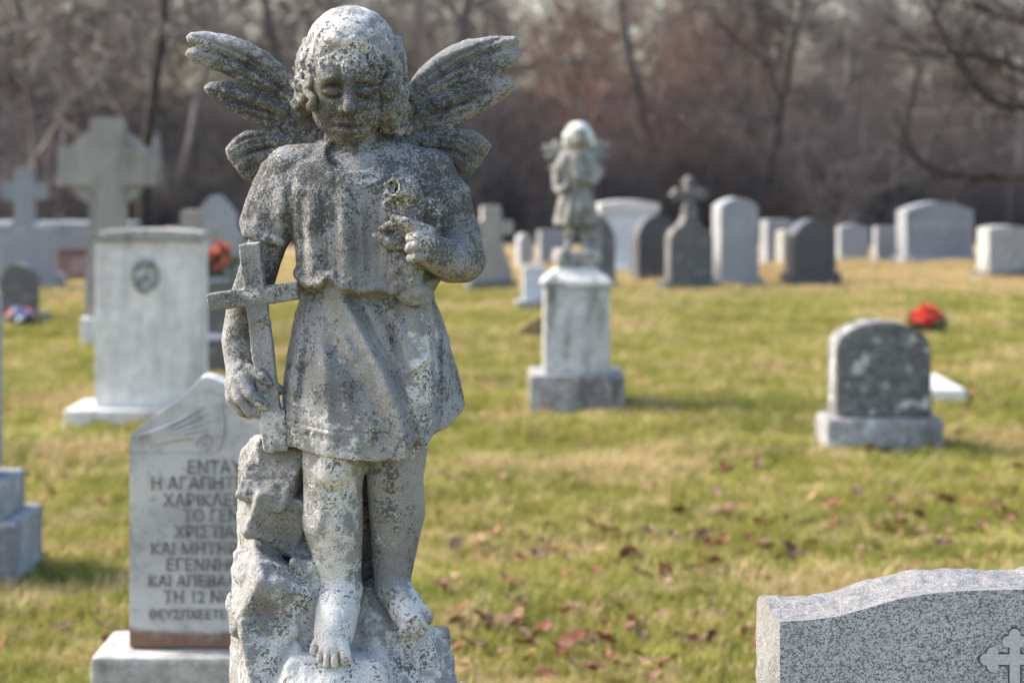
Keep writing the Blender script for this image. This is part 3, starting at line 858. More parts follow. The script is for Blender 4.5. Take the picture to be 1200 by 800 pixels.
# ------------------------------------------------------------------ greek headstone
GD = 5.2
M = Mat("greek_marble", 0.85, 0.25)
c0 = M.mix(M.ramp(M.noise(5, 5, 0.65), 0.35, 0.68), (0.48, 0.47, 0.455), (0.27, 0.27, 0.27))
c0 = M.mix(M.ramp(M.noise(40, 4, 0.7), 0.50, 0.72, 0, 0.42), c0, (0.2, 0.198, 0.19))
sp = M.t.nodes.new("ShaderNodeSeparateXYZ"); M.t.links.new(M.co, sp.inputs[0])
edge = M.math('ADD', sp.outputs[2], M.math('MULTIPLY', M.math('SUBTRACT', M.noise(12, 4, 0.6), 0.5), 0.06))
rust = M.ramp(edge, 0.40 + 0.078, 0.40 + 0.060)
c0 = M.mix(M.math('MULTIPLY', rust, M.ramp(M.noise(16, 4, 0.7), 0.2, 0.55, 0.45, 0.95)), c0, (0.19, 0.10, 0.055))
M.color(c0); M.bump(M.noise(90, 4, 0.7), 0.5, 0.004)
GREEK = M.m
g = Grave("greek_headstone", "light marble stone with Greek inscription and carved scroll, left behind the angel", 248, d=GD)
c = g.w(1); zt = g.z
hb = zt(766)
block("base", c * 278, .30, hb, OLD, g.e, 0, .11)
top = [(147, 520), (148, 513), (153, 508), (175, 492), (200, 474), (220, 456), (230, 446), (236, 444), (244, 446), (258, 452), (275, 458), (292, 470), (310, 484), (330, 500), (345, 511), (349, 518)]
P = [((147 - 248) * c, 0), ((349 - 248) * c, 0)] + [((px - 248) * c, zt(py) - hb) for px, py in reversed(top)]
tab = slab("tablet", P, .11, GREEK, g.e, hb, .05, bev=.005)
tb = Tubes()
def strip(pts, r0, r1, y=.05):
    n = len(pts)
    tb.tube([Vector(((px - 248) * c, y - .001, zt(py))) for px, py in pts], [(r0 + (r1 - r0) * math.sin(math.pi * i / (n - 1))) for i in range(n)], 5)
def bez(a, b, e, n=14): return [((1 - t) ** 2 * a[0] + 2 * t * (1 - t) * b[0] + t * t * e[0], (1 - t) ** 2 * a[1] + 2 * t * (1 - t) * b[1] + t * t * e[1]) for t in [i / n for i in range(n + 1)]]
for k in range(5):
    strip(bez((156 + 3 * k, 514 + 3.2 * k), (190 + 4 * k, 508 + k), (236 + 4 * k - (8 if k > 2 else 0), 478 + 9 * k)), .0015, .0055)
strip([(233 + (12 - 1.6 * i / 3) * math.cos(1.2 - i * .42), 520 + (12 - 1.6 * i / 3) * math.sin(1.2 - i * .42)) for i in range(22)], .0025, .005)
strip([(152, 532), (246, 533)], .002, .002)
strip(bez((250, 533), (262, 515), (256, 478)), .002, .0045)
tb.build("carved_scroll", GREEK, g.e)
M = Mat("inscription_dark", 0.9, 0.1); M.color(M.mix(M.ramp(M.noise(50, 4), .35, .65), (0.115, 0.11, 0.105), (0.23, 0.225, 0.215))); INK = M.m
def text_mesh(txt, size, name, mat, parent, loc, bold=0.006, align='LEFT', ext=.0015, sx=1.0):
    cu = bpy.data.curves.new(name, 'FONT'); cu.body = txt; cu.size = size; cu.offset = bold * size; cu.extrude = ext; cu.align_x = align
    cu.resolution_u = 2
    tmp = bpy.data.objects.new(name, cu); scene.collection.objects.link(tmp)
    dg = bpy.context.evaluated_depsgraph_get()
    me = bpy.data.meshes.new_from_object(tmp.evaluated_get(dg))
    bpy.data.objects.remove(tmp)
    me.transform(Matrix.Rotation(math.radians(90), 4, 'X') @ Matrix.Diagonal((sx, 1, 1, 1)))
    me.materials.clear(); me.materials.append(mat)
    o = link(bpy.data.objects.new(name, me), parent); o.location = loc
    return o
LINES = [("ΕΝΤΑΥΘΑ", 215, 558, 21), ("Η ΑΓΑΠΗΤΗ", 172, 577, 21), ("ΧΑΡΙΚΛΕΙΑ", 187, 597, 21), ("ΤΟ ΓΕΝΟΣ", 210, 615, 20), ("ΧΡΙΣΤΙΑΝΟΥ", 200, 634, 20), ("ΚΑΙ ΜΗΤΗΡ", 172, 654, 20),
         ("ΕΓΕΝΝΗΘΗ", 190, 673, 20), ("ΚΑΙ ΑΠΕΒΑΛΕ", 169, 692, 19), ("ΤΗ 12 ΝΟΕΜ", 187, 711, 20), ("ΘΕΥΣΠΧΕΕΤΕ", 170, 730, 15)]
for t, px, py, sz in LINES:
    t = t.replace('\u039a', 'K')
    text_mesh(t, sz * c * 1.02, "inscription_line", INK, g.e, ((px - 248) * c, .0485, zt(py)), 0.0, sx=.92)

# ------------------------------------------------------------------ grey granite stone in the near right corner
M = Mat("granite_near", 0.55, 0.35)
def grains(scale, seedrot):
    n = M.t.nodes.new("ShaderNodeTexVoronoi"); n.inputs["Scale"].default_value = scale
    M.t.links.new(M.mapping((1, 1, 1.15), (seedrot, .4, .7)), n.inputs["Vector"])
    q = M.t.nodes.new("ShaderNodeSeparateColor"); M.t.links.new(n.outputs["Color"], q.inputs[0]); return q.outputs[0]
g1, g2 = grains(620, .3), grains(380, 1.1)
gcol = M.mix(M.ramp(g1, 0.1, 0.9), (0.20, 0.206, 0.22), (0.51, 0.515, 0.53))
gcol = M.mix(M.ramp(g2, 0.72, 0.80, 0, 0.75), gcol, (0.06, 0.063, 0.073))
gcol = M.mix(M.ramp(grains(300, 2.2), 0.86, 0.9, 0, 0.7), gcol, (0.50, 0.505, 0.52))
gcol = M.mix(M.ramp(M.noise(14, 4, 0.6), 0.35, 0.7, 0.0, 0.25), gcol, (0.12, 0.125, 0.14))
pit = M.attr("pitched")
rcol = M.mix(M.ramp(M.math('ADD', M.math('MULTIPLY', g1, .5), M.math('MULTIPLY', M.noise(90, 5, 0.75), .6)), 0.3, 0.8), (0.12, 0.116, 0.112), (0.33, 0.318, 0.30))
rcol = M.mix(M.ramp(M.noise(75, 5, 0.75), 0.54, 0.66, 0, 0.7), rcol, (0.10, 0.10, 0.108))
M.color(M.mix(pit, gcol, rcol))
M.bump(M.math('MULTIPLY', M.noise(110, 6, 0.75), M.math('ADD', M.math('MULTIPLY', pit, 2.2), 0.15)), 0.6, 0.004)
GNEAR = M.m
NX0, NXC = 902, 1240
g = Grave("granite_headstone", "grey granite stone with rough rock-faced top and engraved budded cross, nearest bottom right", NXC, d=3.12)
def near_top(px):
    pts = [(902, 729), (918, 728), (950, 726), (985, 721), (1020, 711), (1055, 701), (1090, 695), (1130, 692), (1180, 690.5), (1240, 690)]
    p = np.array(pts, float); q = np.where(px > NXC, 2 * NXC - px, px)
    return np.interp(q, p[:, 0], p[:, 1])
m = g.m
NXs = np.linspace(914, 2 * NXC - 914, 230); tops = near_top(NXs)
TH = 0.165; ZB = 0.24
V, Fq, pitv = [], [], []
nyt = 26
def nz3(x, y, z, s): return mnoise.fractal(Vector((x, y, z)) * s, 0.9, 2.1, 5)
nxn = len(NXs)
for j in range(nyt + 1):                                   # rough top, front edge to back
    u = j / nyt
    for i, (px, ty) in enumerate(zip(NXs, tops)):
        x = (px - NXC) * m; z = g.z(ty); y = u * TH
        amp = min(1, u * 5) * min(1, (1 - u) * 8 + .55)
        n1 = nz3(x, y, 0.3, 11); n2 = mnoise.cell(Vector((x * 30 + .4 * n1, y * 30, 1.0)))
        z += amp * (0.0055 * n1 + 0.0022 * nz3(x, y, 4.0, 34) + 0.0012 * n2 - 0.006 * max(0, nz3(x, y * .6, 8.0, 16) - .25) + 0.007 * math.sin(u * 2.6))
        if u > .8: z -= (u - .8) * 0.035
        xs_ = x - 0.013 * u * max(0.0, 1 - i / 12) + 0.013 * u * max(0.0, 1 - (nxn - 1 - i) / 12)
        if i == 0 or i == nxn - 1: pass
        V.append((xs_, y, z)); pitv.append(1.0)
for j in range(nyt):
    for i in range(nxn - 1):
        a = j * nxn + i; Fq.append((a, a + 1, a + nxn + 1, a + nxn))
topcount = len(V)
nzs = 40                                                   # front: dressed flat
fr0 = len(V)
for j in range(nzs + 1):
    for i, (px, ty) in enumerate(zip(NXs, tops)):
        zt_ = g.z(ty); zz = ZB + (zt_ - ZB) * j / nzs
        V.append(((px - NXC) * m, 0.0, zz)); pitv.append(0.0)
for j in range(nzs):
    for i in range(nxn - 1):
        a = fr0 + j * nxn + i; Fq.append((a, a + 1, a + nxn + 1, a + nxn))
for side in (0, nxn - 1):                                  # rough ends
    s0 = len(V); nn = 60; sg = -1 if side == 0 else 1
    for j in range(nn + 1):
        for k in range(nyt + 1):
            tx, ty_, tz = V[k * nxn + side]
            zz = ZB + (tz - ZB) * j / nn; u = k / nyt
            amp = min(1, u * 6) * min(1, (nn - j) / 6.0) 
            n1 = nz3(ty_, zz, 7.7 + side, 11)
            V.append((tx + sg * amp * (0.006 + 0.006 * n1 + 0.003 * nz3(ty_, zz, 2.2, 42) - 0.004 * u), ty_, zz)); pitv.append(1.0)
    for j in range(nn):
        for k in range(nyt):
            a = s0 + j * (nyt + 1) + k; q = (a, a + 1, a + nyt + 2, a + nyt + 1)
            Fq.append(q[::-1] if sg < 0 else q)
b0 = len(V)                                                # back
for j in (0, 1):
    for i in range(nxn):
        x, y, z = V[nyt * nxn + i]; V.append((x, TH, ZB if j == 0 else z)); pitv.append(1.0)
for i in range(nxn - 1): Fq.append((b0 + i + 1, b0 + i, b0 + nxn + i, b0 + nxn + i + 1))
add_np_mesh("tablet", np.array(V), np.array(Fq), GNEAR, g.e, {"pitched": np.array(pitv)}, smooth=True)
block("base", (NXC - 880) * 2 * m + .12, .30, ZB, GNEAR, g.e, 0, TH / 2)
M = Mat("engraved_line", 0.8, 0.1); M.color((0.085, 0.09, 0.10)); LINE = M.m
M = Mat("granite_frosted", 0.85, 0.2); M.color(M.mix(M.ramp(M.noise(420, 3, 0.8), .35, .65), (0.34, 0.348, 0.365), (0.52, 0.527, 0.54))); FROST = M.m
ccx, ccz = (1189 - NXC) * m, g.z(772)
cr = slab("engraved_cross", budded(0, 0, (m * 36, m * 31, m * 36, m * 120), m * 8, m * 9.2), .004, LINE, g.e, ccz, -.0008, ccx, bev=0)
slab("cross_face", budded(0, 0, (m * 36 - .0022, m * 31 - .0022, m * 36 - .0022, m * 118), m * 8 - .0022, m * 9.2 - .0006), .004, FROST, cr, ccz, -.0016, ccx, bev=0)

# ------------------------------------------------------------------ flowers
def flower_mat(name, a, b):
    M = Mat(name, 0.6, 0.3); M.color(M.mix(M.noise(40, 2), a, b)); return M.m
F_RED = flower_mat("petal_red", (0.62, 0.03, 0.02), (0.75, 0.09, 0.05))
F_RUST = flower_mat("petal_rust", (0.36, 0.06, 0.03), (0.52, 0.13, 0.07))
F_WHITE = flower_mat("petal_white", (0.75, 0.75, 0.78), (0.6, 0.62, 0.75))
F_BLUE = flower_mat("petal_blue", (0.18, 0.22, 0.5), (0.4, 0.42, 0.65))
F_GREEN = flower_mat("leaf_green", (0.02, 0.04, 0.015), (0.04, 0.07, 0.025))
F_POT = flower_mat("pot_dark", (0.03, 0.04, 0.025), (0.05, 0.06, 0.03))
def blossom_mesh(bm, c, R, rn, petals=6):
    up = Vector((rn.gauss(0, .5), rn.gauss(-.5, .5), 1)).normalized(); u = up.orthogonal().normalized(); w = up.cross(u)
    for k in range(petals):
        a = 6.283 * k / petals; d = u * math.cos(a) + w * math.sin(a); s = u * -math.sin(a) + w * math.cos(a)
        p = [c, c + d * R * .6 + s * R * .32 + up * R * .18, c + d * R + up * R * .05, c + d * R * .6 - s * R * .32 + up * R * .18]
        bm.faces.new([bm.verts.new(q) for q in p])
def bouquet_at(name, label, loc, spread, height, n, R, mats, seed, pot=None, cat="flowers"):
    rn = random.Random(seed); e = empty(name, loc); tag(e, label, cat)
    if pot:
        bm = bmesh.new(); bmesh.ops.create_cone(bm, cap_ends=True, segments=14, radius1=pot * .75, radius2=pot, depth=pot * 1.6)
        for v in bm.verts: v.co.z += pot * .8
        bm_obj("pot", bm, F_POT, e)
    bm = bmesh.new()
    for i in range(n * 2):
        p = Vector((rn.uniform(-spread, spread), rn.uniform(-spread * .6, spread * .6), rn.uniform(height * .25, height * .75)))
        blossom_mesh(bm, p, R * 1.5, rn, 3)
    bm_obj("foliage", bm, F_GREEN, e)
    for i in range(n):
        bm = bmesh.new()
        a = rn.uniform(0, 6.28); q = math.sqrt(rn.random())
        p = Vector((spread * q * math.cos(a), spread * .6 * q * math.sin(a), height * (0.62 + .42 * (1 - q * q)) + rn.uniform(-.1, .08) * height))
        blossom_mesh(bm, p, R, rn); blossom_mesh(bm, p + Vector((0, 0, R * .15)), R * .7, rn)
        bm_obj("blossom", bm, mats[i % len(mats)], e)
d = 19.2
bouquet_at("potted_flowers", "pot of bright red flowers standing on the grass behind the blackened stone", ((1086 - 600) * d / FPX, d, -.02), .125, .25, 30, .05, [F_RED], 3, pot=.085)
fo = FLOWER_ON.e.location
bouquet_at("flower_saddle", "rust-red flower arrangement on top of the dark stone left of the angel", (fo.x - FLOWER_ON.w(10), fo.y + .09, FLOWER_ON.hb + FLOWER_ON.h - .055), .12, .26, 24, .045, [F_RUST], 4)
d = 20.2
bouquet_at("grave_flowers", "white and red flowers laid before the small dark stone at left", ((24 - 600) * d / FPX, d, -.02), .13, .17, 22, .05, [F_WHITE, F_WHITE, F_BLUE, F_RED], 5)
# ------------------------------------------------------------------ weathered carved marble
def weathered_marble(name, base=(0.37, 0.369, 0.362), white=(0.72, 0.71, 0.685), dark=(0.055, 0.054, 0.050), fine=1.0, attr=True):
    M = Mat(name, 0.9, 0.2)
    big = M.noise(9 * fine, 4, 0.6)
    mid = M.noise(55 * fine, 5, 0.65)
    spk = M.noise(230 * fine, 4, 0.7)
    grain = M.noise(520 * fine, 3, 0.7)
    li = M.attr("lichen") if attr else 0.45
    wh = M.attr("bare") if attr else 0.3
    col = M.mix(M.ramp(big, 0.35, 0.68), base, tuple(c * 0.62 for c in base))
    col = M.mix(M.ramp(M.noise(20 * fine, 4, 0.6, dist=0.5), 0.56, 0.78, 0, 0.35), col, (0.29, 0.272, 0.23))
    # bare, rain-washed marble, plus the highlight painted on the bouquet
    w = M.math('ADD', M.math('MULTIPLY', M.math('SUBTRACT', mid, 0.5), 1.7), wh)
    col = M.mix(M.ramp(w, 0.42, 0.70), col, white)
    # soot coloured lichen in speckles and crusts
    clus = M.noise(26 * fine, 3, 0.6)
    s = M.math('ADD', M.math('MULTIPLY', M.math('SUBTRACT', spk, 0.5), 2.9), M.math('MULTIPLY', M.math('SUBTRACT', mid, 0.5), 1.7))
    s = M.math('ADD', s, M.math('MULTIPLY', M.math('SUBTRACT', clus, 0.5), 2.1))
    s = M.math('ADD', s, li)
    col = M.mix(M.ramp(s, 0.40, 0.66, 0, 0.9), col, M.mix(M.ramp(grain, 0.42, 0.62), dark, (0.16, 0.157, 0.148)))
    sp2 = M.math('ADD', M.math('MULTIPLY', M.math('SUBTRACT', M.noise(420 * fine, 3, 0.65), 0.5), 2.2), M.math('MULTIPLY', li, 0.75))
    col = M.mix(M.ramp(sp2, 0.42, 0.62, 0, 0.75), col, dark)
    col = M.mix(M.ramp(grain, 0.36, 0.54, 0.42, 0), col, (0.12, 0.12, 0.115))
    col = M.mix(M.ramp(grain, 0.58, 0.70, 0, 0.3), col, white)
    # olive algae film
    ol = M.math('ADD', M.noise(14 * fine, 3, 0.5), M.math('MULTIPLY', M.attr("algae") if attr else 0.0, 0.5))
    col = M.mix(M.ramp(ol, 0.66, 0.95, 0, 0.5), col, (0.16, 0.152, 0.11))
    M.color(col)
    hh = M.math('ADD', M.math('MULTIPLY', spk, 0.7), M.math('ADD', M.math('MULTIPLY', mid, 1.0), M.math('MULTIPLY', grain, 0.55)))
    M.bump(hh, 1.0, 0.0042 / fine)
    return M.m

MARBLE = weathered_marble("weathered_marble")

# lichen map of the angel: (x, y, rx, ry, amount) drawn on the front view
LICHEN = [(405, 126, 50, 44, .62), (432, 100, 30, 30, .25), (365, 250, 45, 75, .42), (372, 205, 45, 30, .30), (480, 195, 70, 38, .32),
          (530, 230, 40, 55, .38), (300, 240, 35, 45, .28), (345, 320, 40, 20, .30), (490, 240, 45, 45, .16), (545, 300, 40, 40, .25),
          (290, 330, 50, 60, .26), (300, 400, 40, 90, .24), (300, 120, 90, 70, .36), (250, 110, 60, 40, .22), (285, 190, 40, 30, .30),
          (540, 170, 45, 45, .26), (540, 100, 60, 50, .32), (350, 400, 30, 90, .20), (530, 470, 30, 60, .26), (320, 560, 45, 70, .26),
          (460, 300, 60, 60, .12), (420, 440, 60, 80, .08), (490, 780, 60, 70, .22), (310, 720, 50, 70, .22), (466, 600, 34, 90, .26), (425, 60, 50, 20, .26), (475, 110, 20, 50, .22), (355, 95, 20, 40, .2)]
BARE_AND_HIGHLIGHT = [(410, 28, 62, 38, .46), (400, 72, 40, 20, .25), (408, 95, 10, 40, .2), (395, 270, 26, 70, .22), (320, 185, 40, 20, .3), (500, 180, 40, 20, .2), (495, 435, 24, 85, .5),
        (390, 555, 36, 34, .36), (390, 630, 40, 100, .42), (462, 640, 26, 80, .18), (330, 780, 60, 60, .25), (480, 790, 60, 50, .25), (392, 735, 40, 60, .62), (485, 715, 26, 34, .48), (385, 795, 80, 55, .75), (320, 680, 50, 60, .2),
        (265, 45, 60, 16, .32), (570, 48, 50, 14, .30), (475, 225, 26, 22, .5), (496, 275, 34, 30, .45), (508, 240, 18, 12, .4), (300, 505, 40, 25, .35), (375, 490, 70, 45, .26), (400, 385, 40, 40, .16),  # pale patch on the bouquet is a painted highlight, the rest bare stone
        (480, 110, 22, 40, .28), (352, 95, 18, 40, .2), (290, 340, 50, 16, .2), (275, 430, 30, 40, .18), (520, 750, 40, 50, .2)]
ALGAE = [(470, 130, 26, 30, .9), (280, 150, 60, 60, .35), (545, 175, 50, 50, .6), (540, 310, 40, 40, .4), (470, 340, 60, 30, .2), (395, 105, 40, 20, .5), (360, 110, 20, 40, .6)]
def paint(X, Y, lst, base, amt=1.0):
    v = np.full(len(X), base, np.float32)
    for (x, y, rx, ry, a) in lst:
        v += a * amt * np.exp(-(((X - x) / rx) ** 2 + ((Y - y) / ry) ** 2))
    return v

def finish(sc, name, parent, rough_amp=0.7, seed=0, origin=None, mat=None, dist=D0, lichen=(0.11, 0.17), maps=True, amt=0.92):
    px = dist / FPX
    P, Q = sc.mesh()
    if rough_amp:
        N = vnormals(P, Q)
        d = fbm(P, 1 / 11.0, 3, seed) * rough_amp * 0.8 + np.minimum(fbm(P, 1 / 4.0, 2, seed + 11) + 0.45, 0) * rough_amp * 0.9
        P = P + N * np.clip(d, -3, 3)[:, None]
    W = np.stack([(P[:, 0] - 600) * px, dist - P[:, 2] * px, CAMZ - (P[:, 1] - HZ) * px], 1)
    W -= np.array(origin)
    f = 1 - P[:, 2] / FPX
    ax, ay = 600 + (P[:, 0] - 600) / f, HZ + (P[:, 1] - HZ) / f
    at_ = {} if not maps else {"lichen": paint(ax, ay, LICHEN, lichen[0], amt), "bare": paint(ax, ay, BARE_AND_HIGHLIGHT, lichen[1]), "algae": paint(ax, ay, ALGAE, 0)}
    return add_np_mesh(name, W, Q[:, ::-1], mat or MARBLE, parent, at_)

AO = (-0.2130, D0, 0.0)       # foot of the angel's monument
angel = empty("angel_statue", AO)
tag(angel, "tall weathered marble child angel with spread wings holding a cross, nearest statue", "statue")

# ---------------- body: head, neck, arms, legs in one surface
B = Sculpt((250, 0, -95), (580, 800, 125), 1.3)
# torso core, hidden by the tunic
B.chain([(424, 215, -5, 50), (430, 330, 0, 55), (432, 470, 0, 60)], 10)
B.chain([(424, 200, -5, 34), (420, 180, -8, 30), (415, 150, -6, 29)], 10)          # neck
B.chain([(340, 200, 0, 30), (424, 196, -5, 34), (505, 205, 0, 30)], 14)
# head
B.ell((411, 82, -2.0), (58, 64, 66), 4)
B.ell((408, 106, 14.9), (43, 54, 50), 10)
B.ell((407, 86, 35.0), (40, 32, 33), 10)
B.ell((387, 131, 26), (20, 24, 22), 10)
B.ell((430, 131, 26), (20, 24, 22), 10)
B.ell((409, 150, 27.2), (24, 17, 22), 9)
B.ell((409, 158, 29.5), (13, 10, 14), 7)
B.ell((410, 160, 5.0), (30, 12, 26), 8)
# eye hollows, lids
for ex in (391, 427):
    B.ell((ex, 104, 71.4), (16, 10.5, 16), 6, sub=True)
    B.ell((ex, 108, 52.5), (12.5, 7.5, 9.5), 2)
    sg = -1 if ex < 409 else 1
    B.stroke([(ex - 12, 110), (ex - 4, 114.5), (ex + 5, 114.5), (ex + 12, 110)], 1.7, -4.6, 30, zs=60)
    B.stroke([(ex - 12, 103), (ex - 3, 99), (ex + 4, 99), (ex + 12, 103)], 1.6, -3.2, 30, zs=60)
    B.stroke([(ex - 15 * sg * -1 if sg < 0 else ex - 13, 95), (ex, 90), (ex + 16 * sg, 95)], 5, 3.2, 30, zs=66)
# nose
B.chain([(409, 98, 60, 5.5), (409.5, 114, 66.5, 6.2), (410, 127, 72, 7.4)], 7)
B.ell((402.5, 128, 61.1), (6, 5, 7), 4)
B.ell((417.5, 128, 61.1), (6, 5, 7), 4)
B.ell((405.5, 132.5, 65.1), (2.4, 2.2, 4), 1.2, sub=True)
B.ell((414.5, 132.5, 65.1), (2.4, 2.2, 4), 1.2, sub=True)
# mouth
B.stroke([(390, 148), (400, 145), (410, 147), (420, 145), (430, 148)], 7, 2.6, 30, zs=66)
B.stroke([(388, 148.5), (400, 147.5), (410, 149), (420, 147.5), (431, 148.5)], 1.9, -6.0, 30, zs=66)
B.stroke([(401, 142), (406, 141), (410, 143), (414, 141), (419, 142)], 2.6, 2.6, 30, zs=66)
B.stroke([(398, 153.5), (410, 155), (422, 153.5)], 3.2, 3.8, 30, zs=66)
B.stroke([(401, 160), (410, 161), (419, 160)], 3.0, -3.0, 30, zs=66)
B.stroke([(410, 135), (410, 141)], 2.4, -1.6, 30, taper=False, zs=66)
B.stroke([(396, 131), (388, 142)], 4, -1.5, 30, zs=60)
B.stroke([(424, 131), (432, 142)], 4, -1.5, 30, zs=60)
# left arm of the picture, hanging behind the cross
B.chain([(332, 235, 0, 25), (308, 300, 2, 22.5), (288, 365, 6, 23), (281, 400, 12, 21.5), (284, 432, 22, 19)], 6)
B.ell((289, 446, 32), (25, 22, 18), 6, rot=(0, 0, 0.5))
B.stroke([(272, 438), (280, 428), (292, 424)], 4, 1.5, 20, zs=40)
FINGERS_L = [[(292, 434, 42, 8), (308, 442, 50, 7.2), (322, 453, 46, 6), (329, 458, 38, 5)],         # index along the shaft
             [(284, 444, 46, 9), (294, 462, 56, 8.4), (306, 474, 54, 7.2), (315, 478, 44, 6)],
             [(277, 448, 44, 8.6), (282, 468, 54, 8), (294, 482, 53, 7), (305, 485, 43, 6)],
             [(271, 449, 38, 8), (272, 467, 46, 7.2), (282, 481, 47, 6.4), (292, 486, 40, 5.6)],
             [(296, 430, 30, 8), (310, 436, 28, 7), (318, 448, 24, 6)]]
for fgr in FINGERS_L: B.chain(fgr, 2.2)
B.stroke([(302, 446), (304, 458), (310, 466)], 2.5, -2.5, 30, zs=48)
B.stroke([(287, 464), (298, 477)], 2.0, -2.0, 30, zs=48)
B.stroke([(277, 470), (287, 484)], 1.8, -1.8, 30, zs=48)
# bent arm of the picture's right
B.chain([(512, 225, 0, 30), (534, 270, 10, 28), (541, 303, 22, 28.5), (528, 306, 48, 25), (508, 296, 74, 20)], 7)
B.ell((498, 288, 84), (17, 21, 16), 5)
FINGERS_R = [[(502, 272, 92, 8.5), (488, 266, 103, 6.4), (472, 259, 104, 5.2), (462, 256, 100, 4.5)],
             [(503, 279, 97, 7.4), (489, 277, 107, 7), (481, 279, 100, 6.2), (485, 281, 92, 5.5)],
             [(503, 289, 97, 7.4), (488, 288, 107, 7), (480, 291, 99, 6), (485, 292, 91, 5.5)],
             [(502, 299, 95, 7), (489, 300, 103, 6.6), (482, 303, 96, 5.6), (486, 303, 90, 5)],
             [(498, 272, 80, 8), (484, 264, 86, 6.6), (472, 266, 86, 5.6)]]
for fgr in FINGERS_R: B.chain(fgr, 2.0)
# standing leg
B.chain([(394, 470, 30, 42), (392, 520, 42, 37), (391, 548, 46, 36), (390, 575, 42, 33.5), (390, 610, 38, 35.5), (395, 650, 36, 29), (400, 686, 38, 22)], 6)
B.ell((391, 549, 70), (20, 19, 14), 9)                 # kneecap
B.stroke([(370, 563), (380, 574), (395, 577), (410, 568)], 4.5, -3.0, 20, zs=75)
B.stroke([(372, 530), (368, 548), (374, 562)], 4, -1.6, 20, zs=75)
B.chain([(400, 690, 40, 23), (396, 712, 58, 23.5), (391, 742, 80, 21), (389, 758, 90, 17)], 7, sq=(1.08, 1, 1))
B.stroke([(378, 700), (400, 707), (420, 700)], 4, -1.4, 30, zs=60)
for (x, y, z, r) in ((404, 771, 102, 8.2), (392, 776, 104, 6.3), (382.5, 775, 102, 5.9), (374.5, 770, 98, 5.5), (368, 762, 93, 5.0)):
    B.chain([(x * 0.72 + 391 * 0.28, y - 17, z - 6, r * 0.95), (x, y - 5, z, r * 0.92), (x, y, z - 2, r)], 1.0)
for (a, b) in (((398, 763), (398, 780)), ((387, 764), (387.5, 780)), ((379, 761), (378.5, 776)), ((373, 757), (371, 770))):
    B.stroke([a, b], 1.8, -2.2, 40, taper=False, zs=98)
# relaxed leg
B.chain([(463, 470, 20, 42), (463, 525, 26, 38), (463, 560, 30, 33), (465, 600, 22, 33), (462, 640, 18, 27), (459, 682, 18, 21)], 6)
B.ell((462, 556, 50), (19, 20, 13), 9)
B.stroke([(445, 572), (460, 578), (478, 568)], 4, -2.2, 0, zs=50)
B.ell((487, 721, 50), (16, 13, 12), 5, rot=(0, 0, -0.5))
B.chain([(460, 690, 20, 21.5), (470, 704, 38, 20.5), (480, 722, 54, 18), (484, 728, 60, 16)], 6)
for (x, y, z, r) in ((475.5, 739, 70, 7.8), (485, 741, 70, 5.8), (492.5, 738, 67, 5.4), (498.5, 733, 63, 5.0), (503, 727, 58, 4.6)):
    B.chain([(x * 0.75 + 480 * 0.25, y - 15, z - 8, r), (x, y - 4, z, r * 0.93), (x, y, z - 2, r)], 0.9)
for (a, b) in (((478, 728), (480.5, 745)), ((485, 726), (489, 742)), ((490, 722), (496, 737)), ((494, 718), (501, 731))):
    B.stroke([a, b], 1.6, -2.2, 20, taper=False, zs=66)
body = finish(B, "body", angel, 0.6, 1, AO)
del B

# ---------------- hair
H = Sculpt((330, 0, -95), (505, 185, 100), 1.1)
H.ell((412, 74, -4), (57, 65, 72), 4)
H.ell((411, 52, 14), (50, 44, 56), 8)
hl = np.array([(340, 92), (368, 92), (374, 84), (384, 88), (392, 82), (400, 90), (409, 96), (418, 86), (428, 82), (438, 84), (446, 78), (456, 92), (490, 98)], float)
def face_window(X, Y, Z):
    yy = np.interp(X.ravel(), hl[:, 0], hl[:, 1])[:, None, None]
    d = np.minimum(np.minimum(Y - yy + 2, 44 - np.abs(X - 409)), Z - 14)
    return d
H.cut(face_window, 5)
H.cut(lambda X, Y, Z: Y - 150 + 0 * X + 0 * Z, 4)
H.ell((456, 118, 6), (19, 40, 36), 5); H.ell((365, 106, 6), (14, 28, 30), 5)
# locks: waved strands that follow the skull and end in a hooked curl
hr = random.Random(21)
def skull(az, y, off=0.0):
    t = max(-0.98, min(0.98, (y - 72) / 66.0))
    r = math.sqrt(1 - t * t)
    if y > 76: r = 0.99 - 0.0012 * (y - 76)
    return (412 + (57 + off) * r * math.sin(az), y, -4 + (70 + off) * r * math.cos(az))
def strand(az, y0, y1, r0, r1, wave, hook, n=8, off=1.0, k=0.9, turns=6.5):
    ph = hr.uniform(0, 6.28); P = []
    for i in range(n):
        u = i / (n - 1)
        x, y, z = skull(az + wave * math.sin(ph + u * turns) * (.3 + u), y0 + (y1 - y0) * u, off + 3 * u)
        P.append((x, y, z, r0 + (r1 - r0) * u))
    x, y, z, r = P[-1]
    P.append((x + hook * 5, y + 3, z + 2, r * .9)); P.append((x + hook * 8, y - 2, z + 2, r * .7))
    H.chain(P, k)
for i in range(20):                                   # fringe
    az = -0.80 + 1.55 * i / 19 + hr.uniform(-.04, .04)
    strand(az, hr.uniform(40, 56), 72 + 15 * hr.random() + 5 * math.exp(-((az - 0.0) / .2) ** 2), 5.2, 2.8, 0.10, hr.choice((-1, 1)), 7, -0.8)
for sd, yb in ((-1, 122), (1, 150)):
    for i in range(34):
        q = i % 12; lay = i // 12
        az = sd * (0.90 + 1.5 * q / 11 + hr.uniform(-.07, .07))
        y1 = yb - 44 + 22 * lay - 8 * hr.random()
        strand(az, hr.uniform(44, 62) + 20 * lay, y1 + 4, 5.4, 4.4, 0.12, hr.choice((-1, 1)), 9, 1.0 + 3.2 * lay, 0.8, 8.0)
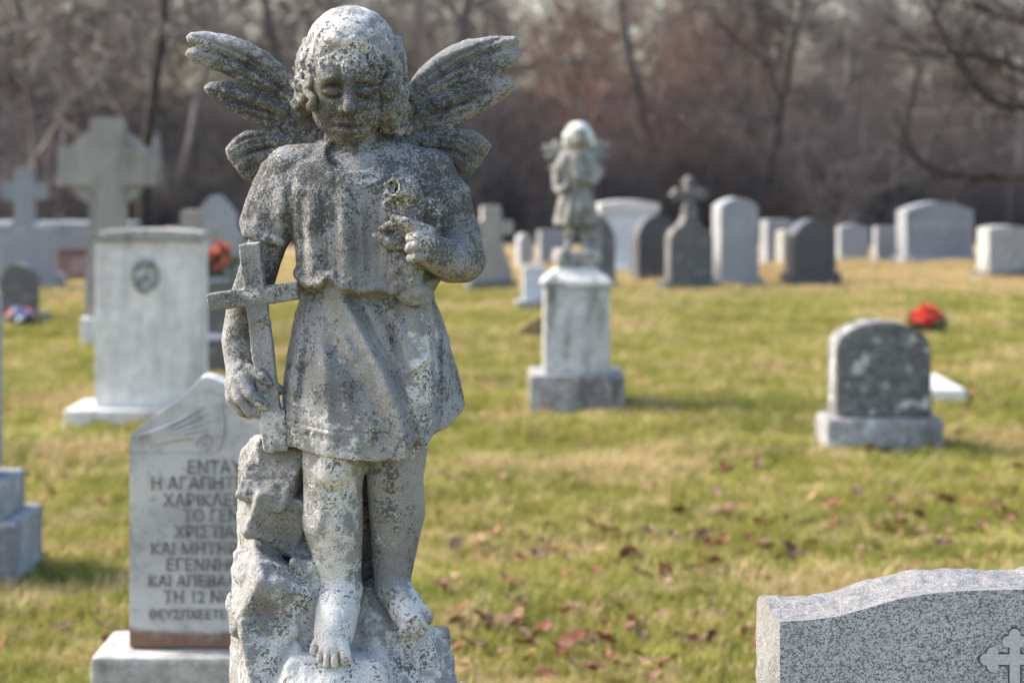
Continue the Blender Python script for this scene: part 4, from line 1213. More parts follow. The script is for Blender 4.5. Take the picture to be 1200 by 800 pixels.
for pts, w, a in (([(378, 24), (362, 50), (354, 78)], 3, -2.2), ([(392, 16), (376, 42), (366, 66)], 3, -1.6), ([(446, 24), (464, 50), (474, 84)], 3, -2.2),
                  ([(436, 16), (452, 40), (464, 66)], 3, -1.8), ([(452, 22), (472, 56), (478, 80)], 2.5, -2), ([(380, 66), (394, 58), (408, 62)], 3, -2.5), ([(412, 62), (426, 60), (440, 70)], 3, -2.5),
                  ([(376, 50), (390, 44), (404, 50), (418, 46), (434, 52)], 4, 2), ([(392, 66), (388, 78)], 2, -2.5), ([(412, 66), (414, 84)], 2, -2.5), ([(430, 62), (434, 78)], 2, -2.5),
                  ([(474, 86), (470, 104)], 2.5, -2.5), ([(462, 108), (474, 116)], 2.5, -2.5), ([(458, 130), (470, 136)], 2.5, -2.5), ([(352, 88), (362, 100)], 2.5, -2.5)):
    H.stroke(pts, w, a, 0, zs=50)
hair = finish(H, "hair", angel, 0.9, 5, AO, lichen=(0.08, 0.2))
del H

# ---------------- tunic
T = Sculpt((265, 150, -100), (575, 545, 120), 1.5)
T.loft([(165, 416, 36, 34, -4), (178, 418, 46, 38, -4), (188, 420, 70, 44, -4), (200, 421, 92, 50, -2), (222, 424, 106, 57, 0), (250, 428, 104, 62, 3), (285, 431, 90, 66, 5),
        (318, 431, 87, 69, 6), (334, 430, 84, 68, 6), (341, 430, 80, 63, 4), (346, 430, 77, 59, 3), (352, 430, 79, 60, 3), (375, 430, 86, 65, 4), (410, 431, 93, 71, 6), (450, 433, 101, 77, 8), (490, 436, 106, 82, 9), (535, 438, 107, 84, 9)], 4, p=2.2)
# shoulders + sleeves
T.chain([(390, 200, -4, 34), (360, 210, -2, 34), (332, 236, 0, 35), (314, 268, 2, 30)], 22)
T.chain([(460, 194, -4, 30), (496, 208, -2, 32), (518, 235, 4, 33), (527, 262, 8, 29)], 12)
def sleeve_cut(X, Y, Z):
    left = np.minimum(Y - (278 + 0.24 * (X - 300) + 3 * np.sin(X * 0.25)), 341 - X)
    return left + 0 * Z
T.cut(sleeve_cut, 2.5, (262, 255, -100), (345, 330, 120))
def sleeve_cut_r(X, Y, Z):
    return np.minimum(Y - (262 - 0.10 * (X - 530) + 0.10 * Z), X - 519) + 0 * Z
T.cut(sleeve_cut_r, 2.5, (517, 240, -100), (575, 335, 120))
# flared sleeve mouth on the left, a pointed one on the right
T.chain([(322, 205, 0, 20), (302, 238, 6, 14), (288, 257, 8, 6.5), (296, 272, 14, 6)], 12)
T.chain([(292, 272, 20, 4.5), (312, 279, 32, 5), (332, 285, 34, 5)], 6)
T.chain([(540, 225, 14, 10), (549, 247, 16, 6)], 8)
# the thigh that pushes through the cloth, back flap of the skirt
T.ell((487, 432, 44), (26, 82, 34), 16)
T.ell((392, 470, 50), (36, 70, 34), 18)
T.chain([(500, 360, -4, 10), (512, 400, -2, 16), (520, 450, 2, 20), (526, 500, 4, 24)], 8, sq=(1, 1, 2.0))
# hem
hem = np.array([(300, 515), (333, 523), (348, 521), (365, 526), (400, 531), (440, 534), (470, 531), (479, 527), (482, 523), (500, 519), (514, 508), (530, 494), (548, 477), (575, 460)], float)
def hemcut(X, Y, Z):
    f = 1 - 40 / FPX
    yy = HZ + (np.interp(600 + (X.ravel() - 600) / f, hem[:, 0], hem[:, 1]) - HZ) * f
    return Y - yy[:, None, None].astype(np.float32) + 0 * Z
T.cut(hemcut, 2)
# neckline
T.ell((415, 178, 34), (33, 24, 34), 4, sub=True)
S = T.stroke
S([(376, 188), (390, 207), (412, 217), (436, 214), (454, 200)], 3.5, 2.2, 0, zs=50)
for i in range(34):
    u = i / 33; x = 378 + 76 * u; y = 196 + 24 * math.sin(u * math.pi) ** 0.8
    S([(x, y + 2), (x + .1, y + 2)], 1.5, 1.6, 0, taper=False, zs=54)
# folds of the blouse
S([(344, 210), (340, 250), (343, 300), (348, 326)], 6, -7, -40, zs=20)
S([(370, 225), (362, 270), (366, 318)], 8, 6, 0)
S([(384, 225), (380, 280), (386, 322)], 6, -4.5, 0)
S([(402, 224), (403, 280), (410, 328)], 9, 6, 0)
S([(430, 226), (434, 280), (430, 330)], 12, -9, 0)
S([(455, 225), (452, 270), (456, 310)], 8, 4.5, 0)
S([(480, 220), (476, 260), (480, 300)], 8, -2.5, 0)
S([(336, 205), (318, 238), (312, 270)], 9, -2.2, -20, zs=20)
S([(352, 215), (330, 250), (330, 280)], 6, 2.0, -20, zs=20)
S([(505, 210), (522, 235), (526, 258)], 8, -2, -20, zs=20)
S([(345, 322), (356, 334), (372, 334), (386, 322), (394, 328), (404, 337), (430, 341), (452, 337), (468, 341), (490, 337), (508, 330)], 5.5, 6.5, 0, taper=False)
S([(345, 333), (356, 344), (374, 344), (388, 333), (396, 339), (406, 347), (430, 351), (452, 347), (468, 350), (492, 346), (510, 340)], 4.5, -5.5, 0, taper=False)
S([(386, 322), (380, 300), (384, 284)], 5, -3.5, 0)
S([(402, 338), (420, 322), (428, 300)], 5, 2.5, 0)
# skirt
S([(398, 346), (424, 392), (448, 436), (466, 480), (474, 510), (477, 531)], 9, 7.5, 0, taper=False)
S([(401, 346), (427, 392), (451, 436), (469, 480), (477, 510), (480, 531)], 3, 3, 0, taper=False)
S([(411, 350), (437, 392), (461, 436), (477, 478), (486, 508), (489, 530)], 6, -10, 0, taper=False)
S([(440, 350), (462, 400), (478, 450)], 9, -6, 0)
S([(420, 350), (446, 402), (468, 455)], 10, -2, 0)
S([(372, 352), (400, 410), (440, 470), (458, 500)], 9, -5, 0)
S([(384, 380), (402, 396), (418, 420)], 5, 5, 0)
S([(376, 396), (394, 414), (410, 432)], 5, -4, 0)
S([(366, 408), (384, 428), (402, 446)], 6, 3, 0)
S([(350, 440), (370, 470), (400, 490)], 8, -2.5, 0)
S([(360, 356), (352, 410), (346, 470), (342, 520)], 7, 3, 0, zs=40)
S([(372, 360), (366, 420), (358, 480)], 7, -3.2, 0)
S([(510, 356), (513, 400), (513, 450), (511, 512)], 6, -7, 12, taper=False, zs=40)
S([(524, 390), (529, 440), (533, 490)], 5, -3, -40, zs=20)
S([(476, 438), (490, 428), (506, 416)], 3, 4.5, 0)
S([(430, 352), (440, 392), (456, 430)], 5, 3.5, 0)
S([(455, 352), (470, 400), (482, 440)], 5, 3, 0)
S([(388, 352), (410, 400), (436, 450)], 6, 3, 0)
S([(478, 443), (492, 434), (508, 422)], 3, -3, 0)
S([(505, 380), (500, 440), (498, 510)], 5, 2, 0)
# flower garland pressed on the waist
for i in range(22):
    x = rng.uniform(455, 508); y = 344 + 22 * rng.random() * (1 - abs(x - 484) / 40) + (508 - x) * -0.12 + 2
    S([(x, y), (x + rng.uniform(-4, 4), y + rng.uniform(-3, 5))], rng.uniform(2.5, 4.5), rng.uniform(2, 4.5), 0, taper=False)
# drawn-thread border and punched flowers
for i in range(46):
    u = i / 45; x = 336 + 142 * u; y = 495 + 11 * math.sin(u * 2.2)
    S([(x, y), (x + .1, y)], 1.15, -2.2, 0, taper=False, zs=80)
S([(336, 499), (380, 506), (430, 510), (478, 507)], 1.6, 1.0, 0, taper=False, zs=80)
for fx, fy in ((360, 510), (396, 518), (438, 518), (470, 516), (498, 508)):
    for k in range(6):
        a = k * 1.05 + fx
        S([(fx + 5 * math.cos(a), fy + 4 * math.sin(a)), (fx + 5.1 * math.cos(a), fy + 4 * math.sin(a))], 2.0, -2.2 if k % 2 else 1.4, 0, taper=False, zs=82)
    S([(fx, fy), (fx + .1, fy)], 2.4, -3, 0, taper=False, zs=82)
for (pts, w, a) in (([(352, 232), (354, 280), (356, 322)], 5, -5), ([(392, 226), (392, 280), (398, 330)], 4, -4), ([(416, 222), (419, 280), (421, 336)], 5, -5), ([(446, 224), (444, 275), (444, 330)], 4, -4),
                    ([(422, 236), (424, 290), (428, 336)], 4, 3), ([(366, 352), (356, 420), (350, 500)], 5, -4), ([(384, 352), (392, 420), (404, 500), (408, 528)], 7, -3.5), ([(400, 420), (420, 470), (432, 528)], 6, -4),
                    ([(380, 420), (386, 480), (388, 526)], 6, 3), ([(446, 356), (462, 398), (474, 430)], 4, -5), ([(466, 352), (482, 390), (496, 412)], 5, -4), ([(494, 352), (502, 392), (508, 430)], 4, -4), ([(500, 440), (498, 480), (494, 520)], 5, -3.5), ([(528, 420), (534, 455), (540, 480)], 4, -4)):
    S(pts, w, a, 0)
tunic = finish(T, "tunic", angel, 1.0, 9, AO)
del T, S

# ---------------- flowers in the hand
G = Sculpt((430, 185, 40), (545, 375, 130), 1.2)
G.ell((478, 226, 84), (19, 16, 18), 3, rot=(0, 0, 0.4))
G.ell((464, 221, 94), (11, 13, 14), 3)
G.ell((461, 220, 104), (6.5, 8, 14), 1.5, sub=True)
for k in range(7):
    a = k * 0.9
    G.chain([(466 + 6 * math.cos(a), 223 + 7 * math.sin(a), 96, 3.4), (464 + 13 * math.cos(a), 222 + 13 * math.sin(a), 99, 2.8)], 1.5)
G.chain([(478, 240, 84, 12), (482, 262, 86, 9), (486, 300, 78, 8), (480, 340, 72, 8)], 4)
G.ell((474, 318, 70), (22, 30, 10), 5); G.ell((486, 344, 70), (20, 14, 9), 5); G.ell((462, 280, 74), (18, 12, 8), 4)
for (x, y, z, r) in ((496, 208, 68, 6), (498, 222, 74, 8), (506, 234, 76, 7), (514, 242, 74, 5.5), (522, 246, 72, 4), (498, 240, 80, 9), (488, 250, 86, 8), (508, 250, 76, 8), (494, 214, 70, 6),
                     (456, 240, 84, 7), (462, 250, 86, 6), (470, 274, 80, 7), (462, 284, 78, 8), (450, 278, 76, 7), (476, 308, 79, 7), (464, 318, 76, 8), (470, 332, 77, 8), (486, 328, 78, 7), (492, 342, 76, 8), (478, 348, 75, 7), (462, 340, 73, 7), (498, 352, 72, 6), (480, 318, 80, 6), (468, 300, 76, 6)):
    G.ell((x, y, z), (r * 1.15, r, r * 0.9), 2.5, rot=(0, 0, x * .7))
    if y < 262: G.ell((x - 2, y - 1, z + r), (r * .45, r * .45, r * .5), 1.5, sub=True)
G.chain([(448, 268, 80, 4), (462, 262, 86, 6), (480, 266, 88, 6)], 3)
G.chain([(440, 276, 78, 3), (456, 284, 82, 7), (474, 290, 82, 5)], 3)
bouquet = finish(G, "flower_bouquet", angel, 1.5, 15, AO, lichen=(0.22, 0.2))
del G

# ---------------- the latin cross in the hand
C = Sculpt((235, 275, -5), (360, 545, 70), 1.5)
za = math.atan2(322 - 293, 525 - 288)
C.box((307.5, 406, 42), (12.3, 120, 9), 2, rot=(0, 0, -za), rr=2.0)
C.chain([(322, 488, 40, 4), (322, 520, 40, 5)], 2)
C.box((296.5, 347.5, 43), (53, 10.3, 9), 1.5, rot=(0, 0, -0.125), rr=2.0)
C.box((323, 504, 36), (14, 24, 14), 4, rot=(0, 0, -0.1), rr=2)
cross = finish(C, "cross", angel, 0.9, 21, AO, lichen=(0.10, 0.26), amt=0.3)
del C

# ---------------- wings
WL = [(347, 98), (331, 79), (311, 61), (290, 49), (265, 41), (240, 37), (224, 38), (218, 44), (222, 51), (231, 54), (221, 57), (217, 64), (224, 72), (245, 80), (262, 86), (273, 91), (277, 96), (262, 95), (245, 97), (239, 103),
      (244, 112), (258, 122), (275, 133), (292, 143), (303, 149), (306, 153), (290, 153), (275, 161), (264, 175), (268, 187), (276, 198), (283, 208), (298, 214), (318, 208), (360, 195), (395, 165), (385, 120)]
WR = [(481, 98), (492, 83), (508, 67), (528, 54), (548, 47), (575, 44), (604, 43), (609, 48), (606, 55), (611, 62), (608, 71), (597, 81), (585, 91), (599, 93), (604, 99), (597, 110), (580, 123), (560, 135), (541, 146), (532, 150),
      (550, 151), (566, 159), (576, 170), (569, 183), (562, 195), (551, 206), (535, 210), (512, 205), (470, 190), (440, 160), (460, 120)]
def wing(poly, sx, name, seed):
    # sx = -1 for the picture's left wing
    def depth(x): return -58 - 0.10 * abs(x - 415) + 0.0005 * (x - 415) ** 2
    pl = np.array([ap(x, y, depth(x))[:2] for x, y in poly], np.float32)
    lo, hi = pl.min(0) - 14, pl.max(0) + 14
    W = Sculpt((lo[0], lo[1], -125), (hi[0], hi[1], -15), 1.5)
    sl, X, Y, Z = W.reg(W.lo, W.lo + W.n * W.h)
    X2, Y2 = X[:, :, 0], Y[:, :, 0]
    d = np.full(np.broadcast(X2, Y2).shape, 1e9, np.float32); ins = np.zeros(d.shape, bool)
    for a, b in zip(pl, np.roll(pl, -1, 0)):
        ab = b - a
        t = np.clip(((X2 - a[0]) * ab[0] + (Y2 - a[1]) * ab[1]) / ((ab ** 2).sum() + 1e-6), 0, 1)
        d = np.minimum(d, (X2 - a[0] - t * ab[0]) ** 2 + (Y2 - a[1] - t * ab[1]) ** 2)
        if abs(b[1] - a[1]) > 1e-6:
            c = ((a[1] > Y2) != (b[1] > Y2)) & (X2 < (b[0] - a[0]) * (Y2 - a[1]) / (b[1] - a[1]) + a[0])
            ins ^= c
    d = np.sqrt(d); sd = np.where(ins, -d, d)
    zc = -58 - 0.10 * np.abs(X2 - 415) + 0.0005 * (X2 - 415) ** 2
    hh = 6 + 8.5 * np.sqrt(np.clip(1 - np.clip(1 - d / 20, 0, 1) ** 2, 0, 1)) * ins
    hh = hh + 6 * np.exp(-((X2 - 415) / 60) ** 2)
    dz = np.abs(Z - zc[:, :, None]) - hh[:, :, None]
    q1, q2 = np.maximum(dz + 4, 0), np.maximum(sd[:, :, None] + 4, 0)
    W.F[sl] = np.sqrt(q1 ** 2 + q2 ** 2) + np.minimum(np.maximum(dz + 4, sd[:, :, None] + 4), 0) - 4
    m = lambda pts: [((x if sx < 0 else 829 - x), y) for x, y in pts]
    st = lambda pts, w, a: W.stroke(m(pts), w, a, -140, zs=-70, taper=True)
    st([(352, 106), (335, 88), (312, 70), (285, 58), (262, 52), (230, 45)], 7, 5)           # leading edge roll
    st([(350, 118), (325, 98), (295, 78), (262, 64), (231, 54)], 3, -5)
    st([(345, 125), (318, 108), (285, 88), (250, 72)], 3, -3)
    st([(360, 132), (330, 118), (300, 104), (276, 95)], 3.5, -6)
    st([(355, 124), (322, 104), (290, 90), (262, 80)], 5, 3)
    st([(352, 140), (318, 122), (285, 110), (250, 103)], 5, 3)
    st([(355, 148), (320, 133), (285, 122), (258, 112)], 2.6, -4)
    st([(360, 160), (335, 154), (306, 151)], 3.5, -6)
    st([(352, 165), (316, 160), (288, 162), (270, 176)], 5, 2.5)
    st([(352, 172), (318, 172), (292, 178), (272, 190)], 2.6, -3.5)
    st([(356, 184), (325, 186), (300, 194), (284, 206)], 2.6, -3.5)
    st([(340, 150), (310, 138), (272, 128)], 2.4, -2.5)
    fr = random.Random(seed)
    for base in ([(350, 112), (322, 90), (290, 70), (255, 56), (228, 47)], [(350, 121), (322, 101), (292, 83), (258, 70), (226, 63)], [(352, 130), (322, 112), (296, 98), (268, 90)],
                 [(352, 140), (318, 124), (284, 111), (248, 104)], [(354, 150), (320, 136), (290, 128), (262, 118)], [(356, 158), (330, 149), (306, 144), (284, 136)],
                 [(354, 168), (316, 163), (290, 166), (270, 178)], [(354, 178), (320, 178), (296, 185), (277, 196)], [(356, 188), (328, 192), (304, 200), (290, 209)]):
        off = [(x + fr.uniform(-2, 2), y - 5 + fr.uniform(-1, 1)) for x, y in base]
        st(off, 1.8, -4.2); st(base, 1.6, 1.6)                                              # cut between feathers, raised shaft
        for (p, q) in zip(base[:-1], base[1:]):
            n_ = int(math.hypot(q[0] - p[0], q[1] - p[1]) / 4.5)
            for t in range(n_):
                u = (t + fr.random() * .5) / max(n_, 1); x, y = p[0] + (q[0] - p[0]) * u, p[1] + (q[1] - p[1]) * u
                dx, dy = (q[0] - p[0]), (q[1] - p[1]); L = math.hypot(dx, dy); dx /= L; dy /= L
                for sg in (-1, 1): st([(x, y), (x + dx * 4.5 - sg * dy * 3.6, y + dy * 4.5 + sg * dx * 3.6)], 1.2, -1.3)
    # short covert feathers, each a raised tongue with a carved rim
    for (x, y) in ((318, 90), (300, 80), (336, 112), (326, 130), (340, 150), (310, 118), (350, 130), (345, 172), (322, 168)):
        st([(x + 14, y + 8), (x, y)], 7, 3.2)
        st([(x - 3, y - 8), (x - 9, y - 1), (x - 4, y + 8)], 2.2, -3.4)
    return finish(W, name, angel, 1.1, seed, AO, lichen=(0.16, 0.14))
wing(WL, -1, "wing", 31)
wing(WR, 1, "wing", 37)

# ---------------- rock the angel stands on
K = Sculpt((262, 490, -110), (572, 850, 150), 2.0)
K.box((322, 582, -22), (34, 74, 48), 3, rot=(0.05, 0.35, 0.03), rr=5)
K.box((330, 560, -6), (32, 40, 44), 3, rot=(0.2, -0.3, 0.3), rr=4)
K.box((322, 600, 8), (34, 34, 30), 3, rot=(-0.3, 0.3, 0.25), rr=5)
K.box((328, 742, 2), (48, 92, 62), 3, rot=(0.04, 0.3, 0.03), rr=6)
K.box((314, 700, 36), (34, 44, 36), 4, rot=(-0.35, 0.35, 0.35), rr=8)
K.box((318, 770, 48), (34, 52, 30), 3, rot=(0.1, 0.25, -0.15), rr=6)
K.ell((306, 668, 22), (32, 22, 40), 5, rot=(0, 0, -0.1))
K.box((410, 690, -46), (62, 150, 40), 6, rot=(0, 0, 0.04), rr=8)
K.box((462, 818, -14), (56, 112, 56), 4, rot=(0.16, 0.1, -0.24), rr=8)
K.box((496, 832, 16), (30, 92, 52), 4, rot=(0.25, -0.3, -0.26), rr=6)
K.box((486, 792, 22), (22, 42, 40), 6, rot=(0.5, 0.1, 0.35), rr=6)
K.box((478, 772, -20), (30, 76, 46), 4, rot=(0.1, 0.1, -0.22), rr=8)
K.box((500, 776, 22), (14, 40, 40), 4, rot=(0.3, 0.1, -0.3), rr=5)
K.ell((388, 832, 62), (82, 70, 62), 6)
K.box((395, 820, 50), (62, 42, 60), 10, rot=(0.35, 0, 0.05), rr=10)
K.chain([(440, 700, 0, 24), (446, 740, 20, 26), (452, 790, 40, 28)], 8)
K.box((406, 852, 0), (140, 34, 100), 2, rr=4)
K.cut(lambda X, Y, Z: (506 + 0.75 * np.maximum(0, 304 - X) + 0.35 * np.maximum(0, X - 312) + 0.15 * np.maximum(0, -Z)) - Y, 6, (262, 490, -110), (572, 600, 150))
S = K.stroke
S([(270, 632), (298, 640), (322, 654), (345, 672), (358, 690)], 5, -10, 0, zs=60)
S([(276, 626), (304, 632), (330, 646), (352, 664)], 5, 4, 0, zs=60)
S([(276, 560), (300, 562), (345, 560)], 2.4, -2.5, 0, zs=40)
S([(360, 745), (342, 756), (330, 776), (318, 800)], 5, -6, 0, zs=80)
S([(300, 690), (330, 706), (352, 724)], 6, 4, 0, zs=60)
S([(290, 730), (315, 750), (330, 742)], 5, -4, 0, zs=70)
S([(440, 742), (458, 770), (452, 800)], 6, -5, 0, zs=70)
S([(500, 745), (508, 775), (520, 800)], 5, 3, 0, zs=60)
rock = finish(K, "rock", angel, 1.8, 41, AO)
del K, S

# ---------------- plinth under the rock (below the frame)
PLINTH = weathered_marble("weathered_plinth", fine=0.6, attr=False)
bev_box("plinth", (-0.005, 0.0, 0.48), (0.40, 0.36, 0.56), PLINTH, angel)
bev_box("plinth_base", (-0.005, 0.0, 0.10), (0.56, 0.50, 0.2), PLINTH, angel)
# ------------------------------------------------------------------ small marble child angel on its pedestal
CD = gdist(485)
CO = ((676 - 600) * CD / FPX, CD, -0.015)
M = Mat("child_marble", 0.9, 0.2)
cc = M.mix(M.ramp(M.noise(7, 4, 0.6), 0.35, 0.68), (0.31, 0.302, 0.275), (0.17, 0.165, 0.142))
cc = M.mix(M.ramp(M.noise(24, 4, 0.7), 0.50, 0.64, 0, 0.85), cc, (0.085, 0.082, 0.068))
cc = M.mix(M.ramp(M.noise(13, 4, 0.7), 0.58, 0.74, 0, 0.7), cc, (0.50, 0.485, 0.44))
M.color(cc); M.bump(M.noise(60, 4, 0.7), 0.6, 0.006)
CHILD = M.m
M = Mat("child_hair_marble", 0.85, 0.2)
cc = M.mix(M.ramp(M.noise(14, 4, 0.65), 0.42, 0.66), (0.66, 0.65, 0.61), (0.40, 0.38, 0.30))
M.color(cc); M.bump(M.noise(60, 4, 0.7), 0.5, 0.006)
CHAIR = M.m
child = empty("child_angel_monument", CO)
tag(child, "small marble winged child statue on a white pedestal in mid lawn, blurred", "monument")
s = CD / FPX
zz = lambda py: CAMZ - (py - HZ) * s + 0.015
PED = granite("pedestal_marble", (0.42, 0.412, 0.388), (0.60, 0.59, 0.56), speck=20, rough=.85, grime=.9, white=.25)
BASEM = granite("pedestal_base_marble", (0.20, 0.196, 0.186), (0.36, 0.352, 0.335), speck=20, rough=.9, grime=.6, white=.4)
block("base", s * 112, .58, zz(438), BASEM, child, 0, .20, bev=.02)
block("pedestal", s * 78, .38, zz(328) - zz(430), PED, child, zz(438) - .002, .17, bev=.012, taper=.02)
bm = bmesh.new()
h0 = zz(438) - .002 + zz(328) - zz(430); w2 = s * 42; d2 = .205
hv = [(-w2, -d2, 0), (w2, -d2, 0), (w2, d2, 0), (-w2, d2, 0), (-w2, -d2, .03), (w2, -d2, .03), (w2, d2, .03), (-w2, d2, .03), (-w2 * .45, -d2 * .45, .12), (w2 * .45, -d2 * .45, .12), (w2 * .45, d2 * .45, .12), (-w2 * .45, d2 * .45, .12)]
vv = [bm.verts.new((x, y + .17, z + h0)) for x, y, z in hv]
for f in ((3, 2, 1, 0), (0, 1, 5, 4), (1, 2, 6, 5), (2, 3, 7, 6), (3, 0, 4, 7), (4, 5, 9, 8), (5, 6, 10, 9), (6, 7, 11, 10), (7, 4, 8, 11), (8, 9, 10, 11)): bm.faces.new([vv[i] for i in f])
bmesh.ops.bevel(bm, geom=bm.edges[:], offset=.008, segments=2, affect='EDGES')
bm_obj("pedestal_cap", bm, PED, child)
zc = -35        # the figure's depth, in its own drawing units
Bc = Sculpt((636, 138, -66), (716, 318, 2), 0.6)
Bc.chain([(678, 185, zc, 13), (678, 240, zc, 15)], 4)
Bc.chain([(678, 182, zc, 8), (678, 168, zc + 2, 8)], 4)
Bc.ell((678, 160, zc + 2), (13.5, 15, 14), 2); Bc.ell((678, 166, zc + 9), (9, 8, 7), 3); Bc.ell((678, 163, zc + 16), (2.2, 3.5, 3), 1.5)
Bc.stroke([(670, 160), (675, 160)], 1.2, -1, -60, zs=zc); Bc.stroke([(681, 160), (686, 160)], 1.2, -1, -60, zs=zc)
Bc.chain([(660, 188, zc, 6.5), (653, 204, zc + 1, 6), (652, 218, zc + 5, 5), (656, 224, zc + 10, 4.5), (664, 218, zc + 16, 4)], 2.5)
Bc.chain([(696, 188, zc, 6.5), (701, 204, zc + 3, 6), (694, 213, zc + 13, 5), (682, 210, zc + 18, 4.5), (677, 206, zc + 18, 3.8)], 2.5)
Bc.chain([(669, 250, zc, 8), (668, 272, zc + 2, 7), (667, 284, zc + 1, 5), (664, 292, zc + 9, 5), (661, 295, zc + 13, 4)], 2.5)
Bc.chain([(683, 250, zc - 2, 8), (684, 272, zc, 7), (685, 285, zc, 5), (688, 292, zc + 6, 5), (691, 295, zc + 9, 4)], 2.5)
finish(Bc, "body", child, .5, 61, CO, CHILD, CD, maps=False)
Hc = Sculpt((655, 138, -66), (702, 188, 0), 0.5)
Hc.ell((678, 157, zc - 1), (15.5, 14.5, 16), 2)
Hc.ell((678, 168, zc + 15), (9.5, 11, 12), 2, sub=True)
for i in range(13):
    a = -2.3 + 4.6 * i / 12
    Hc.chain([(678 + 15 * math.sin(a), 158, zc - 1 + 15 * math.cos(a) * .9, 3.2), (678 + 15.5 * math.sin(a), 168 + (2 if abs(a) > .9 else -6), zc - 2 + 15 * math.cos(a) * .9, 2.6)], 1.2)
finish(Hc, "hair", child, .5, 62, CO, CHAIR, CD, maps=False)
Tc = Sculpt((640, 168, -66), (716, 272, 2), 0.6)
Tc.loft([(172, 678, 9, 8, zc), (178, 678, 16, 9, zc), (186, 678, 21, 11, zc), (200, 678, 20, 13, zc), (216, 677, 18.5, 13.5, zc), (222, 677, 18, 13, zc), (235, 677, 22, 15, zc), (264, 677, 28.5, 18, zc)], 2)
Tc.chain([(664, 184, zc, 8), (656, 198, zc + 1, 8)], 4); Tc.chain([(692, 184, zc, 8), (700, 198, zc + 2, 8)], 4)
for k, x in enumerate((656, 664, 671, 679, 687, 695)):
    Tc.stroke([(x * .5 + 677 * .5, 222), (x, 264)], 2.2, 2.2 if k % 2 else -2.4, -60, zs=zc)
Tc.stroke([(658, 220), (677, 223), (697, 219)], 1.8, -2, -60, zs=zc)
for x in (668, 678, 688): Tc.stroke([(x, 186), (x + 1, 216)], 2.2, -1.5, -60, zs=zc)
finish(Tc, "tunic", child, .5, 63, CO, CHILD, CD, maps=False)
for sx, pts in ((-1, [(666, 190), (657, 174), (649, 166), (640, 172), (637, 181), (644, 183), (641, 190), (649, 193), (647, 200), (658, 204)]),
                (1, [(690, 190), (697, 172), (705, 164), (711, 170), (713, 179), (707, 183), (709, 190), (702, 194), (703, 201), (695, 204)])):
    Wc = Sculpt((630, 155, -66), (722, 212, -20), 0.6)
    cx = sum(p[0] for p in pts) / len(pts)
    root = (668, 192) if sx < 0 else (688, 192)
    for (tx, ty, r_) in (((640, 173, 4.2), (642, 184, 3.6), (647, 197, 3.4), (651, 168, 4.0)) if sx < 0 else ((711, 171, 4.2), (709, 184, 3.6), (704, 197, 3.4), (702, 167, 4.0))):
        Wc.chain([(root[0], root[1], zc - 10, 5.5), ((root[0] + tx) / 2 - sx * 0, (root[1] + ty) / 2 - 5, zc - 13, 5.2), (tx, ty, zc - 13, r_)], 1.5, sq=(1, 1, .7))
    finish(Wc, "wing", child, .4, 64, CO, CHILD, CD, maps=False)
Rc = Sculpt((645, 262, -72), (716, 322, 6), 0.7)
Rc.chain([(696, 306, zc - 5, 9.5), (697, 288, zc - 5, 9), (696, 272, zc - 5, 9.5), (698, 264, zc - 5, 8)], 2)
Rc.box((678, 303, zc + 1), (27, 9, 22), 2, rr=4); Rc.box((664, 301, zc + 8), (14, 8, 14), 3, rot=(0, .4, .2), rr=3); Rc.ell((692, 300, zc + 8), (13, 8, 12), 3)
Rc.ell((676, 314, zc), (24, 8, 22), 3)
finish(Rc, "tree_stump_rock", child, .9, 66, CO, CHILD, CD, maps=False)
# ------------------------------------------------------------------ fallen leaves
lf = random.Random(31)
def leaf_mat(name, a, b):
    M = Mat(name, 0.7, 0.3); rn = M.objrand()
    c = M.mix(rn, a, b)
    c = M.mix(M.ramp(M.noise(60, 3, .6), .4, .7, 0, .5), c, tuple(x * .5 for x in a))
    M.color(c); return M.m
LM = {"rust": leaf_mat("leaf_rust", (0.15, 0.048, 0.018), (0.24, 0.092, 0.036)), "brown": leaf_mat("leaf_brown", (0.10, 0.045, 0.025), (0.19, 0.09, 0.05)), "tan": leaf_mat("leaf_tan", (0.24, 0.135, 0.072), (0.36, 0.22, 0.125))}
LL = {"rust": ("rust-red dry leaf lying curled on the lawn", "rust-red fallen leaves"), "brown": ("dark brown dry leaf lying curled on the lawn", "dark brown fallen leaves"), "tan": ("pale pinkish tan dry leaf lying on the lawn", "pale tan fallen leaves")}
meshes = {}
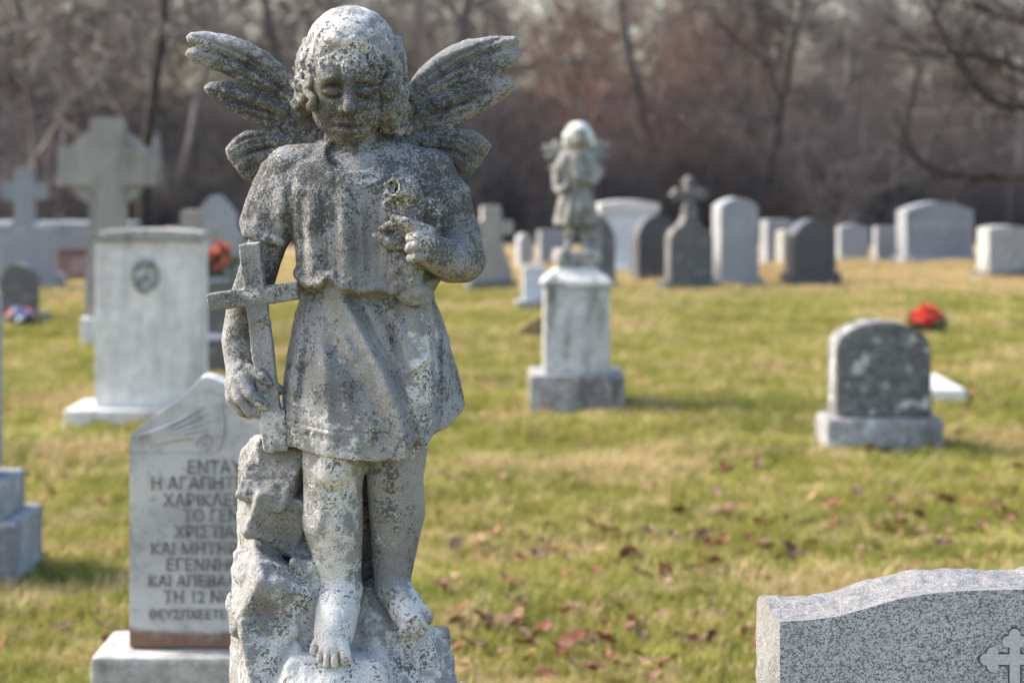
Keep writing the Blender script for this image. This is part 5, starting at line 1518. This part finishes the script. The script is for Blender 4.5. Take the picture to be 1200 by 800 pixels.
for k in range(5):
    half = [(0, 0), (.10, .06), (.22, .20), (.30, .12), (.40, .30), (.50, .16), (.60, .32), (.70, .15), (.82, .20), (.90, .08), (1, 0)]
    half = [(u, w * lf.uniform(.85, 1.2)) for u, w in half]
    curl, fold = lf.uniform(.5, 1.5), lf.uniform(.2, .9)
    V, F = [], []
    def put(u, w):
        ang = (u - .5) * curl
        V.append(((u - .5) * (1 - .1 * abs(curl)), w, .10 + .32 * curl * (u - .5) ** 2 + fold * abs(w) * .6 + .05 * math.sin(9 * u + k)))
    for u, w in half: put(u, 0); put(u, w); put(u, -w)
    for i in range(len(half) - 1):
        a, b = 3 * i, 3 * (i + 1)
        F += [(a, b, b + 1, a + 1), (a, a + 2, b + 2, b)]
    # stem
    i0 = len(V); V += [(-.5, .012, .18), (-.5, -.012, .18), (-.72, -.008, .12), (-.72, .008, .12)]; F.append((i0, i0 + 1, i0 + 2, i0 + 3))
    for kind, m_ in LM.items():
        me = bpy.data.meshes.new("leaf"); me.from_pydata(V, [], F); me.materials.append(m_); meshes[k, kind] = me
spots = []
def add(n, x0, x1, y0, y1, p=None):
    for i in range(n):
        spots.append((lf.uniform(x0, x1), lf.uniform(y0, y1)))
add(85, 515, 900, 630, 815); add(30, 520, 760, 720, 812); add(66, 780, 1200, 555, 690); add(22, 930, 1200, 590, 640); add(14, 500, 800, 560, 660)
add(12, 600, 1200, 420, 560); add(10, 1095, 1200, 462, 545); add(9, -20, 145, 600, 815); add(10, 0, 260, 500, 700); add(7, 860, 1200, 395, 440); add(10, 1200, 1340, 480, 760); add(8, 1120, 1150, 462, 480)
fixed = [(838, 592, "tan", 1.3), (856, 610, "brown", 1.6), (890, 422, "rust", 1.3), (928, 662, "brown", 1.4), (610, 668, "rust", 1.2), (645, 660, "rust", 1.3), (742, 742, "tan", 1.3), (665, 780, "brown", 2.0), (672, 776, "rust", 1.8),
         (1035, 540, "rust", 1.4), (1110, 602, "rust", 1.4), (1075, 618, "brown", 1.3), (1102, 650, "brown", 1.3), (565, 742, "rust", 1.8), (540, 745, "brown", 1.5), (118, 602, "rust", 1.0), (750, 690, "brown", 1.3), (780, 688, "rust", 1.3), (1155, 608, "rust", 1.5)]
allsp = [(x, y, lf.choices(("rust", "brown", "tan"), (48, 32, 20))[0], lf.uniform(.55, 1.3)) for x, y in spots] + fixed
for x, y, kind, sc in allsp:
    d = gdist(y); X = (x - 600) * d / FPX
    z = mnoise.noise(Vector((X * 0.45, d * 0.45, 3.3))) * 0.018 + mnoise.noise(Vector((X * 1.6, d * 1.6, 9.3))) * 0.008
    o = link(bpy.data.objects.new("fallen_leaf", meshes[lf.randrange(5), kind]))
    S_ = .082 * sc
    o.location = (X, d, z + .045); o.scale = (S_, S_, S_)
    o.rotation_euler = (lf.gauss(0, .35), lf.gauss(0, .35), lf.uniform(0, 6.28))
    tag(o, LL[kind][0], "leaf", LL[kind][1])
